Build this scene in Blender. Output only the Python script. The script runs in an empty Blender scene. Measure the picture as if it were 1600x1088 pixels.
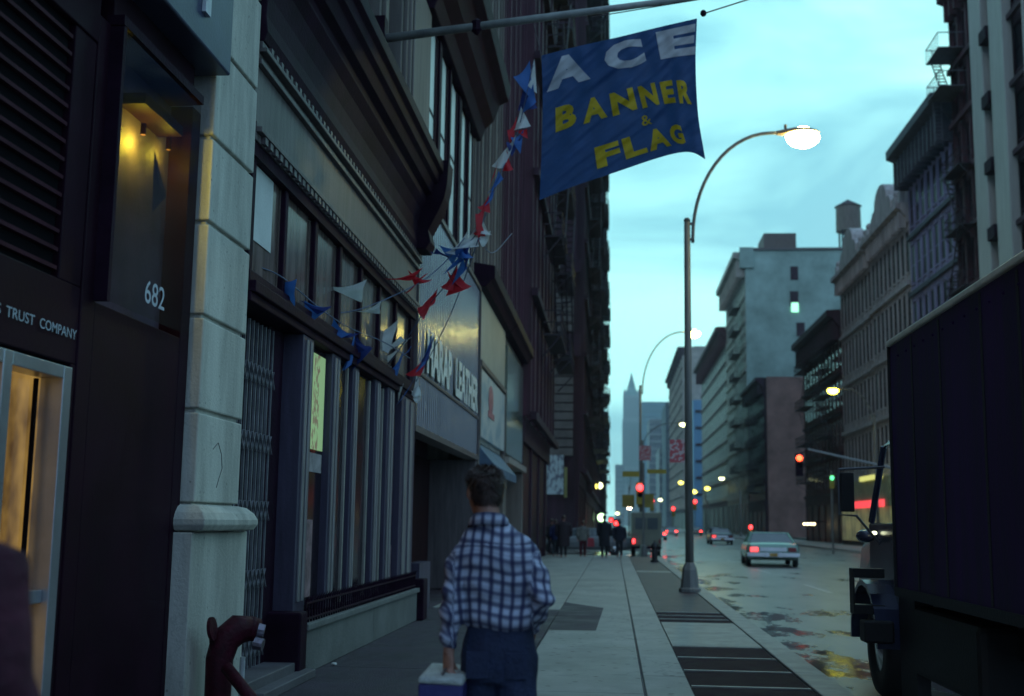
import bpy, bmesh, math, random
from mathutils import Vector, Matrix
random.seed(7)
R = math.radians
sc = bpy.context.scene
COL = sc.collection

# ------------------------------------------------------------------ camera
F, H = 1850.0, 1.5
yd = Vector((159, -275, F)).normalized()
zd = Vector((.0145, 1, (275 - 159 * .0145) / F)).normalized()
xd = yd.cross(zd)
if xd.x < 0: xd = -xd
cam = bpy.data.objects.new('camera', bpy.data.cameras.new('camera')); COL.objects.link(cam)
# columns = camera axes in world; xd/yd/zd are the world axes in (right, up, forward)
cam.matrix_world = Matrix(((xd.x, xd.y, -xd.z, 0), (yd.x, yd.y, -yd.z, 0), (zd.x, zd.y, -zd.z, H), (0, 0, 0, 1)))
cam.data.sensor_width = 36; cam.data.lens = F / 1600 * 36
cam.data.clip_start = .1; cam.data.clip_end = 9000
cam.data.dof.use_dof = True; cam.data.dof.focus_distance = 10.0; cam.data.dof.aperture_fstop = 1.7
sc.camera = cam

def ray(px, py):
    v = Vector((px - 800, -(py - 544), F)); return Vector((v.dot(xd), v.dot(yd), v.dot(zd)))
def P(px, py, X=None, Y=None, Z=None):
    """world point where something seen in the photo stands, given one known coordinate"""
    r = ray(px, py)
    t = X / r.x if X is not None else (Y / r.y if Y is not None else (Z - H) / r.z)
    return Vector((r.x * t, r.y * t, H + r.z * t))

# ------------------------------------------------------------------ world + sun
w = bpy.data.worlds.new('World'); sc.world = w; w.use_nodes = True
nt = w.node_tree; nt.nodes.clear(); N = nt.nodes.new; L = nt.links.new
out = N('ShaderNodeOutputWorld'); bg = N('ShaderNodeBackground'); L(bg.outputs[0], out.inputs[0])
sky = N('ShaderNodeTexSky'); sky.sky_type = 'NISHITA'; sky.sun_disc = False
sky.sun_elevation = R(8); sky.sun_rotation = R(25)
tc = N('ShaderNodeTexCoord'); mp = N('ShaderNodeMapping'); mp.inputs['Scale'].default_value = (1, 1, 3.2)
L(tc.outputs['Generated'], mp.inputs[0])
no = N('ShaderNodeTexNoise'); no.inputs['Scale'].default_value = 3.0; no.inputs['Detail'].default_value = 6; no.inputs['Roughness'].default_value = .5
no.inputs['Distortion'].default_value = .6
L(mp.outputs[0], no.inputs[0])
cr = N('ShaderNodeValToRGB'); L(no.outputs[0], cr.inputs[0])
cr.color_ramp.elements[0].position = .36; cr.color_ramp.elements[0].color = (2.5, 7.2, 8.6, 1)
cr.color_ramp.elements[1].position = .62; cr.color_ramp.elements[1].color = (7.0, 15.2, 14.6, 1)
mx = N('ShaderNodeMix'); mx.data_type = 'RGBA'; mx.inputs[0].default_value = .93
L(sky.outputs[0], mx.inputs[6]); L(cr.outputs[0], mx.inputs[7])
sxy = N('ShaderNodeSeparateXYZ'); L(tc.outputs['Generated'], sxy.inputs[0])
# overhead and behind, away from the afterglow, the cloud is bluer and duller
ov = N('ShaderNodeMapRange'); L(sxy.outputs[2], ov.inputs[0]); ov.inputs[1].default_value = .50; ov.inputs[2].default_value = .85
bh_ = N('ShaderNodeMapRange'); L(sxy.outputs[1], bh_.inputs[0]); bh_.inputs[1].default_value = .45; bh_.inputs[2].default_value = -.2
mxm = N('ShaderNodeMath'); mxm.operation = 'MAXIMUM'; L(ov.outputs[0], mxm.inputs[0]); L(bh_.outputs[0], mxm.inputs[1])
mx2 = N('ShaderNodeMix'); mx2.data_type = 'RGBA'; L(mxm.outputs[0], mx2.inputs[0]); L(mx.outputs[2], mx2.inputs[6]); mx2.inputs[7].default_value = (2.8, 4.8, 7.4, 1)
L(mx2.outputs[2], bg.inputs[0]); bg.inputs[1].default_value = .085
sun = bpy.data.objects.new('sun', bpy.data.lights.new('sun', 'SUN')); COL.objects.link(sun)
sun.data.energy = .12; sun.data.angle = R(20); sun.data.color = (1, .93, .85)
sun.rotation_euler = (R(60), 0, R(-25))
sc.view_settings.view_transform = 'Standard'; sc.view_settings.look = 'None'
sc.view_settings.exposure = 0.42; sc.view_settings.gamma = 1
sc.cycles.use_denoising = True; sc.cycles.denoising_prefilter = 'ACCURATE'; sc.cycles.adaptive_threshold = .005
sc.cycles.max_bounces = 6; sc.cycles.diffuse_bounces = 3; sc.cycles.glossy_bounces = 3
sc.cycles.transmission_bounces = 4; sc.cycles.volume_bounces = 0
sc.cycles.sample_clamp_indirect = 3; sc.cycles.sample_clamp_direct = 20.0; sc.cycles.caustics_reflective = False; sc.cycles.caustics_refractive = False

# ------------------------------------------------------------------ materials
MATS = {}
def mat(name, col, rough=.75, metal=0., var=.25, scale=2.5, bump=.15, bscale=30., streak=False, emit=0., ecol=None, spec=.5, tint=None, trans=0., rvar=0.):
    if name in MATS: return MATS[name]
    m = bpy.data.materials.new(name); m.use_nodes = True; MATS[name] = m
    t = m.node_tree; b = t.nodes['Principled BSDF']; n = t.nodes.new; l = t.links.new
    b.inputs['Roughness'].default_value = rough; b.inputs['Metallic'].default_value = metal
    b.inputs['Specular IOR Level'].default_value = spec
    if trans: b.inputs['Transmission Weight'].default_value = trans
    b.inputs['Base Color'].default_value = (*col, 1)
    if var or bump:
        c = n('ShaderNodeTexCoord'); mpn = n('ShaderNodeMapping'); l(c.outputs['Object'], mpn.inputs[0])
        if streak: mpn.inputs['Scale'].default_value = (3.5, 3.5, .35)
        a = n('ShaderNodeTexNoise'); a.inputs['Scale'].default_value = scale; a.inputs['Detail'].default_value = 8; a.inputs['Roughness'].default_value = .62
        l(mpn.outputs[0], a.inputs[0])
    if var:
        r = n('ShaderNodeValToRGB'); l(a.outputs[0], r.inputs[0])
        lo = [max(0, x * (1 - var)) for x in col]; hi = [min(1, x * (1 + var)) for x in (tint or col)]
        r.color_ramp.elements[0].position = .33; r.color_ramp.elements[0].color = (*lo, 1)
        r.color_ramp.elements[1].position = .68; r.color_ramp.elements[1].color = (*hi, 1)
        l(r.outputs[0], b.inputs['Base Color'])
    if rvar:
        mr = n('ShaderNodeMapRange'); l(a.outputs[0], mr.inputs[0]); mr.inputs[1].default_value = .3; mr.inputs[2].default_value = .7
        mr.inputs[3].default_value = max(.02, rough - rvar); mr.inputs[4].default_value = min(1, rough + rvar); l(mr.outputs[0], b.inputs['Roughness'])
    if bump:
        f = n('ShaderNodeTexNoise'); f.inputs['Scale'].default_value = bscale; f.inputs['Detail'].default_value = 5
        l(c.outputs['Object'], f.inputs[0])
        bp = n('ShaderNodeBump'); bp.inputs['Strength'].default_value = bump; bp.inputs['Distance'].default_value = .03
        l(f.outputs[0], bp.inputs['Height']); l(bp.outputs[0], b.inputs['Normal'])
    if emit:
        b.inputs['Emission Color'].default_value = (*(ecol or col), 1); b.inputs['Emission Strength'].default_value = emit
    return m

def lit(name, col, s): return mat(name, (.5, .5, .5), .5, var=0, bump=0, emit=s, ecol=col)

# ------------------------------------------------------------------ mesh helpers
WL = {}
def each(name, boxes, m, parent, **k):
    for bx_ in boxes: MB().box(*bx_).build(name, m, parent, **k)
def wl(o): return WL.get(o.name, Vector((0, 0, 0))) if o else Vector((0, 0, 0))
def tag(o, label=None, cat=None, group=None, kind=None):
    if label: o['label'] = label
    if cat: o['category'] = cat
    if group: o['group'] = group
    if kind: o['kind'] = kind
    return o
def thing(name, label, cat, loc=(0, 0, 0), group=None):
    o = bpy.data.objects.new(name, None); COL.objects.link(o); o.location = loc; o.empty_display_size = .3
    WL[o.name] = Vector(loc); return tag(o, label, cat, group)

class MB:
    bank = False
    def __init__(s): s.v = []; s.f = []; s.mi = []; s.m = 0
    def add(s, vs, fs):
        k = len(s.v); s.v += [Vector(q) for q in vs]
        for f in fs: s.f.append([k + i for i in f]); s.mi.append(s.m)
        return s
    def box(s, x0, x1, y0, y1, z0, z1):
        x0, x1 = sorted((x0, x1)); y0, y1 = sorted((y0, y1)); z0, z1 = sorted((z0, z1))
        return s.add([(x, y, z) for z in (z0, z1) for y in (y0, y1) for x in (x0, x1)],
                     [(0, 2, 3, 1), (4, 5, 7, 6), (0, 1, 5, 4), (2, 6, 7, 3), (0, 4, 6, 2), (1, 3, 7, 5)])
    def hexa(s, p):  # 8 points, bottom 4 ccw then top 4
        return s.add(p, [(3, 2, 1, 0), (4, 5, 6, 7), (0, 1, 5, 4), (1, 2, 6, 5), (2, 3, 7, 6), (3, 0, 4, 7)])
    def tube(s, pts, r, n=8, cap=True):
        pts = [Vector(p) for p in pts]; rr = r if isinstance(r, (list, tuple)) else [r] * len(pts)
        k0 = len(s.v); u = None
        for i, p in enumerate(pts):
            d = (pts[min(i + 1, len(pts) - 1)] - pts[max(i - 1, 0)]).normalized()
            if u is None: u = d.orthogonal().normalized()
            else:
                u = (u - d * u.dot(d)); u = u.normalized() if u.length > 1e-6 else d.orthogonal().normalized()
            v = d.cross(u); q = rr[i]; q = q if isinstance(q, (tuple, list)) else (q, q)
            for j in range(n):
                a = 2 * math.pi * j / n; s.v.append(p + u * math.cos(a) * q[0] + v * math.sin(a) * q[1])
        for i in range(len(pts) - 1):
            for j in range(n):
                a = k0 + i * n + j; b = k0 + i * n + (j + 1) % n; s.f.append([a, b, b + n, a + n]); s.mi.append(s.m)
        if cap:
            s.f.append([k0 + j for j in range(n)][::-1]); s.mi.append(s.m)
            e = k0 + (len(pts) - 1) * n; s.f.append([e + j for j in range(n)]); s.mi.append(s.m)
        return s
    def rings(s, rs, n=16, sup=1.0):  # rs: (cx,cy,cz,rx,ry) stacked in z
        k0 = len(s.v)
        for (cx, cy, cz, rx, ry) in rs:
            for j in range(n):
                a = 2 * math.pi * j / n; c, q = math.cos(a), math.sin(a)
                s.v.append(Vector((cx + rx * math.copysign(abs(c) ** sup, c), cy + ry * math.copysign(abs(q) ** sup, q), cz)))
        for i in range(len(rs) - 1):
            for j in range(n):
                a = k0 + i * n + j; b = k0 + i * n + (j + 1) % n; s.f.append([a, b, b + n, a + n]); s.mi.append(s.m)
        s.f.append([k0 + j for j in range(n)][::-1]); s.mi.append(s.m)
        e = k0 + (len(rs) - 1) * n; s.f.append([e + j for j in range(n)]); s.mi.append(s.m)
        return s
    def ball(s, c, r, n=12, m=8):
        c = Vector(c); r = r if isinstance(r, (tuple, list)) else (r, r, r); rs = []
        for i in range(m + 1):
            t = math.pi * (i / m); q = max(.02, math.sin(t)); rs.append((c.x, c.y, c.z - r[2] * math.cos(t), r[0] * q, r[1] * q))
        return s.rings(rs, n)
    def prism_y(s, prof, y0, y1):  # profile (x,z) extruded along y
        n = len(prof)
        vs = [(x, y0, z) for x, z in prof] + [(x, y1, z) for x, z in prof]
        return s.add(vs, [[i, (i + 1) % n, (i + 1) % n + n, i + n] for i in range(n)] + [list(range(n))[::-1], [n + i for i in range(n)]])
    def prism_x(s, prof, x0, x1):  # profile (y,z) extruded along x
        n = len(prof)
        vs = [(x0, y, z) for y, z in prof] + [(x1, y, z) for y, z in prof]
        return s.add(vs, [[i, (i + 1) % n, (i + 1) % n + n, i + n] for i in range(n)] + [list(range(n))[::-1], [n + i for i in range(n)]])
    def build(s, name, mats, parent=None, smooth=False, bevel=0, fix=True, origin=None):
        if MB.bank:
            for q in s.v: q.y *= .941; q.z = 0 if q.z < .002 else 1.5 + (q.z - 1.5) * .941
        if not isinstance(mats, (list, tuple)): mats = [mats]
        xs = [q for q in s.v]
        lo = Vector((min(q.x for q in xs), min(q.y for q in xs), min(q.z for q in xs)))
        hi = Vector((max(q.x for q in xs), max(q.y for q in xs), max(q.z for q in xs)))
        o0 = Vector(origin) if origin is not None else Vector(((lo.x + hi.x) / 2, (lo.y + hi.y) / 2, lo.z))
        me = bpy.data.meshes.new(name); me.from_pydata([q - o0 for q in xs], [], s.f); 
        for m in mats: me.materials.append(m)
        for p, i in zip(me.polygons, s.mi): p.material_index = i; p.use_smooth = smooth
        if fix:
            bm = bmesh.new(); bm.from_mesh(me); bmesh.ops.recalc_face_normals(bm, faces=bm.faces); bm.to_mesh(me); bm.free()
        ob = bpy.data.objects.new(name, me); COL.objects.link(ob)
        if parent: ob.parent = parent
        ob.location = o0 - wl(parent); WL[ob.name] = o0
        if bevel:
            b = ob.modifiers.new('b', 'BEVEL'); b.width = bevel; b.segments = 2; b.limit_method = 'ANGLE'
        return ob

def remesh(o, vox, smooth_it=2, name=None):
    """fuse the closed shapes in o into one continuous skin"""
    m = o.modifiers.new('r', 'REMESH'); m.mode = 'VOXEL'; m.voxel_size = vox; m.use_smooth_shade = True
    sm = o.modifiers.new('s', 'SMOOTH'); sm.factor = .5; sm.iterations = smooth_it
    dg = bpy.context.evaluated_depsgraph_get(); me = bpy.data.meshes.new_from_object(o.evaluated_get(dg))
    o.modifiers.clear(); mats = [x for x in o.data.materials]
    o.data = me
    if not me.materials:
        for x in mats: me.materials.append(x)
    for p in me.polygons: p.use_smooth = True
    return o

_txt = {}
def glyphs(body, offset=.0, sub=0.):
    """triangulated text normalised to a 1 x 1 box: (verts, tris)"""
    k = (body, offset, sub)
    if k in _txt: return _txt[k]
    cu = bpy.data.curves.new('t', 'FONT'); cu.body = body; cu.size = 1; cu.offset = offset; cu.resolution_u = 3
    o = bpy.data.objects.new('t', cu); COL.objects.link(o)
    dg = bpy.context.evaluated_depsgraph_get(); dg.update(); me = bpy.data.meshes.new_from_object(o.evaluated_get(dg))
    bm = bmesh.new(); bm.from_mesh(me); bmesh.ops.triangulate(bm, faces=bm.faces)
    xs = [v.co.x for v in bm.verts]; ys = [v.co.y for v in bm.verts]
    x0, x1, y0, y1 = min(xs), max(xs), min(ys), max(ys)
    for v in bm.verts: v.co = Vector(((v.co.x - x0) / (x1 - x0), (v.co.y - y0) / (y1 - y0), 0))
    if sub:
        for _ in range(4):
            es = [e for e in bm.edges if e.calc_length() > sub]
            if not es: break
            bmesh.ops.subdivide_edges(bm, edges=es, cuts=1); bmesh.ops.triangulate(bm, faces=bm.faces)
    bm.verts.index_update()
    r = ([tuple(v.co) for v in bm.verts], [[v.index for v in f.verts] for f in bm.faces])
    bm.free(); COL.objects.unlink(o); bpy.data.objects.remove(o); _txt[k] = r
    return r
def text_on(name, body, m, parent, fn, offset=.0, sub=0.):
    vs, fs = glyphs(body, offset, sub); b = MB(); b.add([fn(x, y) for x, y, _ in vs], fs)
    return b.build(name, m, parent, fix=False)

# ------------------------------------------------------------------ common materials
def grime_mat(name, col, rough, gum=True, crack=True, **k):
    """worn surface: gum spots, wandering cracks and broad soot stains over the plain material"""
    m = mat(name, col, rough, **k); t = m.node_tree; b = t.nodes['Principled BSDF']; n = t.nodes.new; l = t.links.new
    src = b.inputs['Base Color'].links[0].from_socket
    stone = 'stone' in name
    c = n('ShaderNodeTexCoord')
    w_ = n('ShaderNodeTexNoise'); w_.inputs['Scale'].default_value = 2.2; w_.inputs['Detail'].default_value = 5; l(c.outputs['Object'], w_.inputs[0])
    ad = n('ShaderNodeVectorMath'); ad.operation = 'MULTIPLY_ADD'; l(w_.outputs[1], ad.inputs[0]); ad.inputs[1].default_value = (.9, .9, .9); l(c.outputs['Object'], ad.inputs[2])
    vc = n('ShaderNodeTexVoronoi'); vc.feature = 'DISTANCE_TO_EDGE'; vc.inputs['Scale'].default_value = .38 if not stone else .9; l(ad.outputs[0], vc.inputs[0])
    m1 = n('ShaderNodeMapRange'); l(vc.outputs['Distance'], m1.inputs[0]); m1.inputs[1].default_value = .002; m1.inputs[2].default_value = .009 if not stone else .004; m1.inputs[3].default_value = .78 if not stone else .85; m1.inputs[4].default_value = 1
    vg = n('ShaderNodeTexVoronoi'); vg.inputs['Scale'].default_value = 5.5 if not stone else 9; l(c.outputs['Object'], vg.inputs[0])
    m2 = n('ShaderNodeMapRange'); l(vg.outputs['Distance'], m2.inputs[0]); m2.inputs[1].default_value = .13 if not stone else .05; m2.inputs[2].default_value = .2 if not stone else .12; m2.inputs[3].default_value = .5; m2.inputs[4].default_value = 1
    st = n('ShaderNodeTexNoise'); st.inputs['Scale'].default_value = 1.0 if not stone else 2.2; st.inputs['Detail'].default_value = 9; st.inputs['Roughness'].default_value = .7
    mp_ = n('ShaderNodeMapping'); mp_.inputs['Scale'].default_value = (1, .6, 1) if not stone else (2.5, 2.5, .5); l(c.outputs['Object'], mp_.inputs[0]); l(mp_.outputs[0], st.inputs[0])
    m3 = n('ShaderNodeMapRange'); l(st.outputs[0], m3.inputs[0]); m3.inputs[1].default_value = .36; m3.inputs[2].default_value = .56; m3.inputs[3].default_value = .82 if not stone else .82; m3.inputs[4].default_value = 1.06
    a = n('ShaderNodeMath'); a.operation = 'MULTIPLY'; l(m1.outputs[0], a.inputs[0]); l(m2.outputs[0], a.inputs[1])
    a2 = n('ShaderNodeMath'); a2.operation = 'MULTIPLY'; l(a.outputs[0], a2.inputs[0]); l(m3.outputs[0], a2.inputs[1])
    mx_ = n('ShaderNodeVectorMath'); mx_.operation = 'SCALE'; l(src, mx_.inputs[0]); l(a2.outputs[0], mx_.inputs['Scale']); l(mx_.outputs[0], b.inputs['Base Color'])
    return m
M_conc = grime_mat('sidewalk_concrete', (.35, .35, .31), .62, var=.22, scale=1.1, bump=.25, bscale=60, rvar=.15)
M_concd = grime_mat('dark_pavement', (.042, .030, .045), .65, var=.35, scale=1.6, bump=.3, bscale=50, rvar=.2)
M_curb = mat('kerb_stone', (.25, .25, .23), .55, var=.3, scale=3, bump=.25)
M_stone = grime_mat('painted_stone', (.50, .49, .43), .7, var=.2, scale=1.3, bump=.2, bscale=40, streak=True)
M_iron_g = mat('grey_painted_iron', (.115, .095, .095), .5, var=.3, scale=3, bump=.12, streak=True)
M_iron_d = mat('dark_painted_iron', (.019, .006, .017), .6, spec=.08, var=.35, scale=3, bump=.15)
M_iron_b = mat('blue_grey_iron', (.060, .050, .085), .45, var=.3, scale=3, bump=.1, streak=True)
M_black = mat('black_panel', (.019, .005, .013), .5, var=.3, scale=2, bump=.04, rvar=.08, spec=.07)
M_void = mat('dark_interior', (.006, .005, .007), .8, spec=.03, var=0, bump=0)
M_glass = mat('window_glass', (.012, .012, .018), .08, var=.3, scale=.7, bump=.03, bscale=2, spec=.45)
M_glassb = mat('sky_strip_white', (.55, .62, .62), .3, var=.15, scale=1, bump=0)
M_alu = mat('aluminium_frame', (.42, .43, .46), .35, metal=.7, var=.15, bump=.05)
M_chrome = mat('chrome', (.6, .6, .6), .15, metal=1, var=.1, bump=0)
M_rubber = mat('rubber', (.015, .015, .016), .7, var=.2, bump=.1)
M_brown = mat('red_brown_masonry', (.075, .028, .044), .75, var=.35, scale=1.2, bump=.3, streak=True)
M_dk1 = mat('sooty_masonry', (.040, .014, .028), .8, var=.4, scale=.5, bump=.3, streak=True)
M_dk2 = mat('sooty_brick', (.060, .022, .032), .8, var=.4, scale=.6, bump=.3)
M_beige = mat('beige_masonry', (.17, .15, .13), .7, var=.3, scale=1, bump=.2, streak=True)
M_white_g = lit('lamp_glow_white', (.95, 1, .50), 5)
M_yel_g = lit('lamp_glow_yellow', (1, .90, .12), 5)
M_red_g = lit('signal_glow_red', (1, .03, .03), 5)

def add_point_light(parent, p, watts, r, c):
    ld = bpy.data.lights.new('added_glow_light', 'POINT'); ld.energy = watts; ld.shadow_soft_size = r; ld.color = c
    lo_ = bpy.data.objects.new('added_glow_light', ld); COL.objects.link(lo_); lo_.parent = parent; lo_.location = Vector(p) - wl(parent); return lo_
# ------------------------------------------------------------------ ground
def noise_mask_mat():
    """asphalt with a wet sheen and puddles lying in the low spots"""
    m = bpy.data.materials.new('wet_asphalt'); m.use_nodes = True; t = m.node_tree; b = t.nodes['Principled BSDF']; n = t.nodes.new; l = t.links.new
    c = n('ShaderNodeTexCoord'); mpn = n('ShaderNodeMapping'); l(c.outputs['Object'], mpn.inputs[0]); mpn.inputs['Scale'].default_value = (1, .35, 1)
    a = n('ShaderNodeTexNoise'); a.inputs['Scale'].default_value = .9; a.inputs['Detail'].default_value = 10; a.inputs['Roughness'].default_value = .66; l(mpn.outputs[0], a.inputs[0])
    sx = n('ShaderNodeSeparateXYZ'); l(c.outputs['Object'], sx.inputs[0])
    g = n('ShaderNodeMapRange'); l(sx.outputs[0], g.inputs[0])  # wetter towards the gutter
    g.inputs[1].default_value = 2.2; g.inputs[2].default_value = 5.0; g.inputs[3].default_value = .12; g.inputs[4].default_value = -.01
    ad = n('ShaderNodeMath'); l(a.outputs[0], ad.inputs[0]); l(g.outputs[0], ad.inputs[1])
    rr = n('ShaderNodeValToRGB'); l(ad.outputs[0], rr.inputs[0])
    rr.color_ramp.elements[0].position = .60; rr.color_ramp.elements[0].color = (.34, .34, .34, 1)
    rr.color_ramp.elements[1].position = .66; rr.color_ramp.elements[1].color = (.035, .035, .035, 1)
    l(rr.outputs[0], b.inputs['Roughness'])
    rc = n('ShaderNodeValToRGB'); l(ad.outputs[0], rc.inputs[0])
    rc.color_ramp.elements[0].position = .35; rc.color_ramp.elements[0].color = (.27, .265, .24, 1)
    rc.color_ramp.elements[1].position = .66; rc.color_ramp.elements[1].color = (.04, .04, .04, 1)
    e = rc.color_ramp.elements.new(.56); e.color = (.19, .185, .17, 1)
    l(rc.outputs[0], b.inputs['Base Color'])
    f = n('ShaderNodeTexNoise'); f.inputs['Scale'].default_value = 26; f.inputs['Detail'].default_value = 4; l(c.outputs['Object'], f.inputs[0])
    mu = n('ShaderNodeMath'); mu.operation = 'MULTIPLY'; l(rr.outputs[0], mu.inputs[0]); mu.inputs[1].default_value = .35
    ad2 = n('ShaderNodeMath'); l(mu.outputs[0], ad2.inputs[0]); ad2.inputs[1].default_value = .10
    bp = n('ShaderNodeBump'); l(ad2.outputs[0], bp.inputs['Strength']); bp.inputs['Distance'].default_value = .02
    l(f.outputs[0], bp.inputs['Height']); l(bp.outputs[0], b.inputs['Normal'])
    return m
M_road = noise_mask_mat()
M_grd = mat('city_ground', (.06, .06, .06), .8, var=.2, scale=.1, bump=0)

RX0, RX1 = 2.32, 15.8          # roadway between the kerbs
tag(MB().box(-3000, 3000, -200, 5000, -1.2, -.6).build('ground', M_grd, origin=(0, 0, -1)), kind='structure')
rd = MB().box(RX0, RX1, -12, 57.8, -.5, -.15).box(-60, 90, 57.8, 76, -.5, -.15).box(RX0 - .0, RX1, 76, 1600, -.5, -.15)
tag(rd.build('road', M_road, origin=(0, 0, 0)), kind='structure')
# left sidewalk, laid as flags with open joints
sw = MB(); ys = [-4, .6, 4.9, 8.2, 11.0, 15.0, 17.8, 21.2, 25.4, 29.6, 34, 39, 44, 50, 57.7]
for i in range(len(ys) - 1):
    for x0, x1 in ((-.93, .28),): sw.box(x0 + .008, x1 - .008, ys[i] + .008, ys[i + 1] - .008, -.3, 0)
    sw.box(.296, .72, ys[i] + 1.3, min(57.7, (ys[i + 1] + 1.285)), -.3, .0)
    if ys[i] >= 21: sw.box(-3.2, -.945, ys[i] + .008, ys[i + 1] - .008, -.3, 0)
sw.box(-4.6, 90 * 0 + 2.16, 76.3, 1600, -.3, 0)
tag(sw.build('sidewalk', M_conc, origin=(0, 0, 0), bevel=.01), kind='structure')
sb = MB().box(-6, 2.1, -4, 57.6, -.4, -.02)
tag(sb.build('sidewalk_bed', M_concd, origin=(0, 0, 0)), kind='structure')
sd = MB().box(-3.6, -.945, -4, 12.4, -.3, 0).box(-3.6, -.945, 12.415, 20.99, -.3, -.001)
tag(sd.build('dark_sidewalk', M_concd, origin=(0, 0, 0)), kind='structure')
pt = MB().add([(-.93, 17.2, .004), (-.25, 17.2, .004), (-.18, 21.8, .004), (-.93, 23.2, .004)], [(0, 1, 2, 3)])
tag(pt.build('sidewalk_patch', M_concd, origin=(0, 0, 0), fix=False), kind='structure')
rs = MB().box(RX1 + .16, 21.5, -10, 57.6, -.3, 0).box(RX1 + .16, 21.5, 76.2, 1600, -.3, 0)
tag(rs.build('far_sidewalk', M_conc, origin=(0, 0, 0)), kind='structure')
# kerbs
kb = MB()
y = -4
while y < 57:
    kb.box(1.86, 2.16, y, min(y + 2.38, 57.7), -.35, .012); y += 2.4
kb.box(2.16, RX0, -4, 57.8, -.35, -.115)
kb.box(2.162, 2.32, 76, 600, -.35, .0)
kb.box(RX1, RX1 + .15, -10, 57.7, -.35, .006).box(RX1, RX1 + .15, 76, 600, -.35, .006)
tag(kb.build('kerb', M_curb, origin=(0, 0, 0), bevel=.012), kind='structure')
# dark sidewalk vault lights strip with pale cross bars, framed by concrete
M_grate = mat('vault_plate', (.030, .012, .020), .75, spec=.12, var=.3, scale=6, bump=.5, bscale=120, rvar=.1)
M_gpav = mat('brick_strip', (.075, .055, .058), .6, var=.35, scale=3, bump=.5, bscale=25)
y = 2.0; k = 0
runs = [(5.5, 10.4, 4), (10.45, 15.4, 4), (19.0, 21.3, 3)]
ms = MB()
for (a, b, n) in runs:
    gr = MB(); st = (b - a) / n
    for q in range(n): gr.box(.735, 1.845, a + q * st, a + q * st + st - .085, -.2, -.012)
    g = gr.build('vault_grating', M_grate); tag(g, None, 'grating', 'dark vault gratings set in the sidewalk')
    g['label'] = {5.5: 'nearest dark vault grating by the kerb, mostly below the frame', 10.45: 'large dark iron vault grating with thin pale bars by the kerb, nearest the bottom edge',
                  19.0: 'short dim vault grating between the wide pale band and the lamp post paving'}[a]
    for q in range(n): ms.box(.735, 1.845, a + q * st + st - .08, a + q * st + st - .005, -.2, .0)
prev = 2
for (a, b, n) in runs: ms.box(.735, 1.845, prev, a - .01, -.2, .002); prev = b
tag(ms.build('sidewalk_band', M_curb, origin=(0, 0, 0)), kind='structure')
tag(MB().box(.735, 1.845, 21.305, 38.5, -.2, -.004).box(.735, 1.845, 39.6, 56.5, -.2, -.004).build('paving_strip', M_gpav, origin=(0, 0, 0)), kind='structure')
tag(MB().box(.735, 1.845, 38.51, 39.59, -.2, 0).build('strip_crossing', M_conc, origin=(0, 0, 0)), kind='structure')
# road markings
M_paint = mat('worn_road_paint', (.5, .5, .47), .5, var=.4, scale=8, bump=.1)
rm = MB()
for y in range(8, 56, 12): rm.box(5.45, 5.57, y + 19.3 - 8, y + 23.3 - 8, -.2, -.146)
for y in range(90, 400, 12):
    for x in (5.5, 9.0, 12.4): rm.box(x, x + .12, y, y + 4, -.2, -.146)
for y in range(20, 56, 12): rm.box(9.0, 9.12, y, y + 4, -.2, -.146)
for x in (-1.5, -.3, .9): pass
rm.box(2.6, 15.5, 56.4, 56.7, -.2, -.146)
tag(rm.build('road_markings', M_paint, origin=(0, 0, 0)), kind='structure')

# ================================================================== left side: the bank
bk = thing('bank_building', 'black metal bank front with louvered grille and lit aluminium door', 'building', (-3.6, 5, 0))
XB = -3.2
MB.bank = True
b = MB(); b.box(-9, XB - .25, -6, 9.15, 0, 16)
b.box(XB - .24, XB, 7.2, 7.4, 0, 4.8).box(XB - .24, XB, 8.95, 9.14, 0, 4.8)
b.box(XB - .24, XB - .002, 7.4, 8.95, -.0, 2.9).box(XB - .24, XB, 7.4, 8.95, 4.80, 5.2)
b.box(XB - .24, XB - .01, 0, 7.2, 2.45, 2.95).box(XB - .24, XB, 0, 7.2, 4.6, 5.2)
b.box(XB - .24, XB - .012, 6.9, 7.2, 2.95, 4.6)
b.box(XB - .24, XB - .008, 7.13, 7.2, 0, 2.45)
b.build('wall_panel', M_black, bk, bevel=.008)
b = MB()
z = 2.98
while z < 4.58:
    b.prism_y([(XB - .16, z), (XB - .02, z + .02), (XB - .02, z + .045), (XB - .16, z + .085)], 1.5, 6.88); z += .115
b.build('grille', mat('bronze_louver', (.05, .014, .024), .5, metal=.0, spec=.06, var=.25, scale=3, bump=.05), bk)
b = MB().box(XB - .2, XB - .05, 1.5, 6.88, 2.96, 4.6); b.build('grille_backing', M_void, bk)
M_mir = mat('polished_black_glass', (.010, .008, .018), .2, var=.2, scale=1, bump=.03, bscale=3, spec=.9)
MB().box(XB - .245, XB - .17, 7.41, 9.3, 2.905, 4.795).build('glow_niche_back', mat('glow_niche_paint', (.075, .055, .09), .7, var=.5, scale=1.6, bump=.1), bk)  # made-up niche behind the glass, standing in for a reflected street lamp
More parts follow.
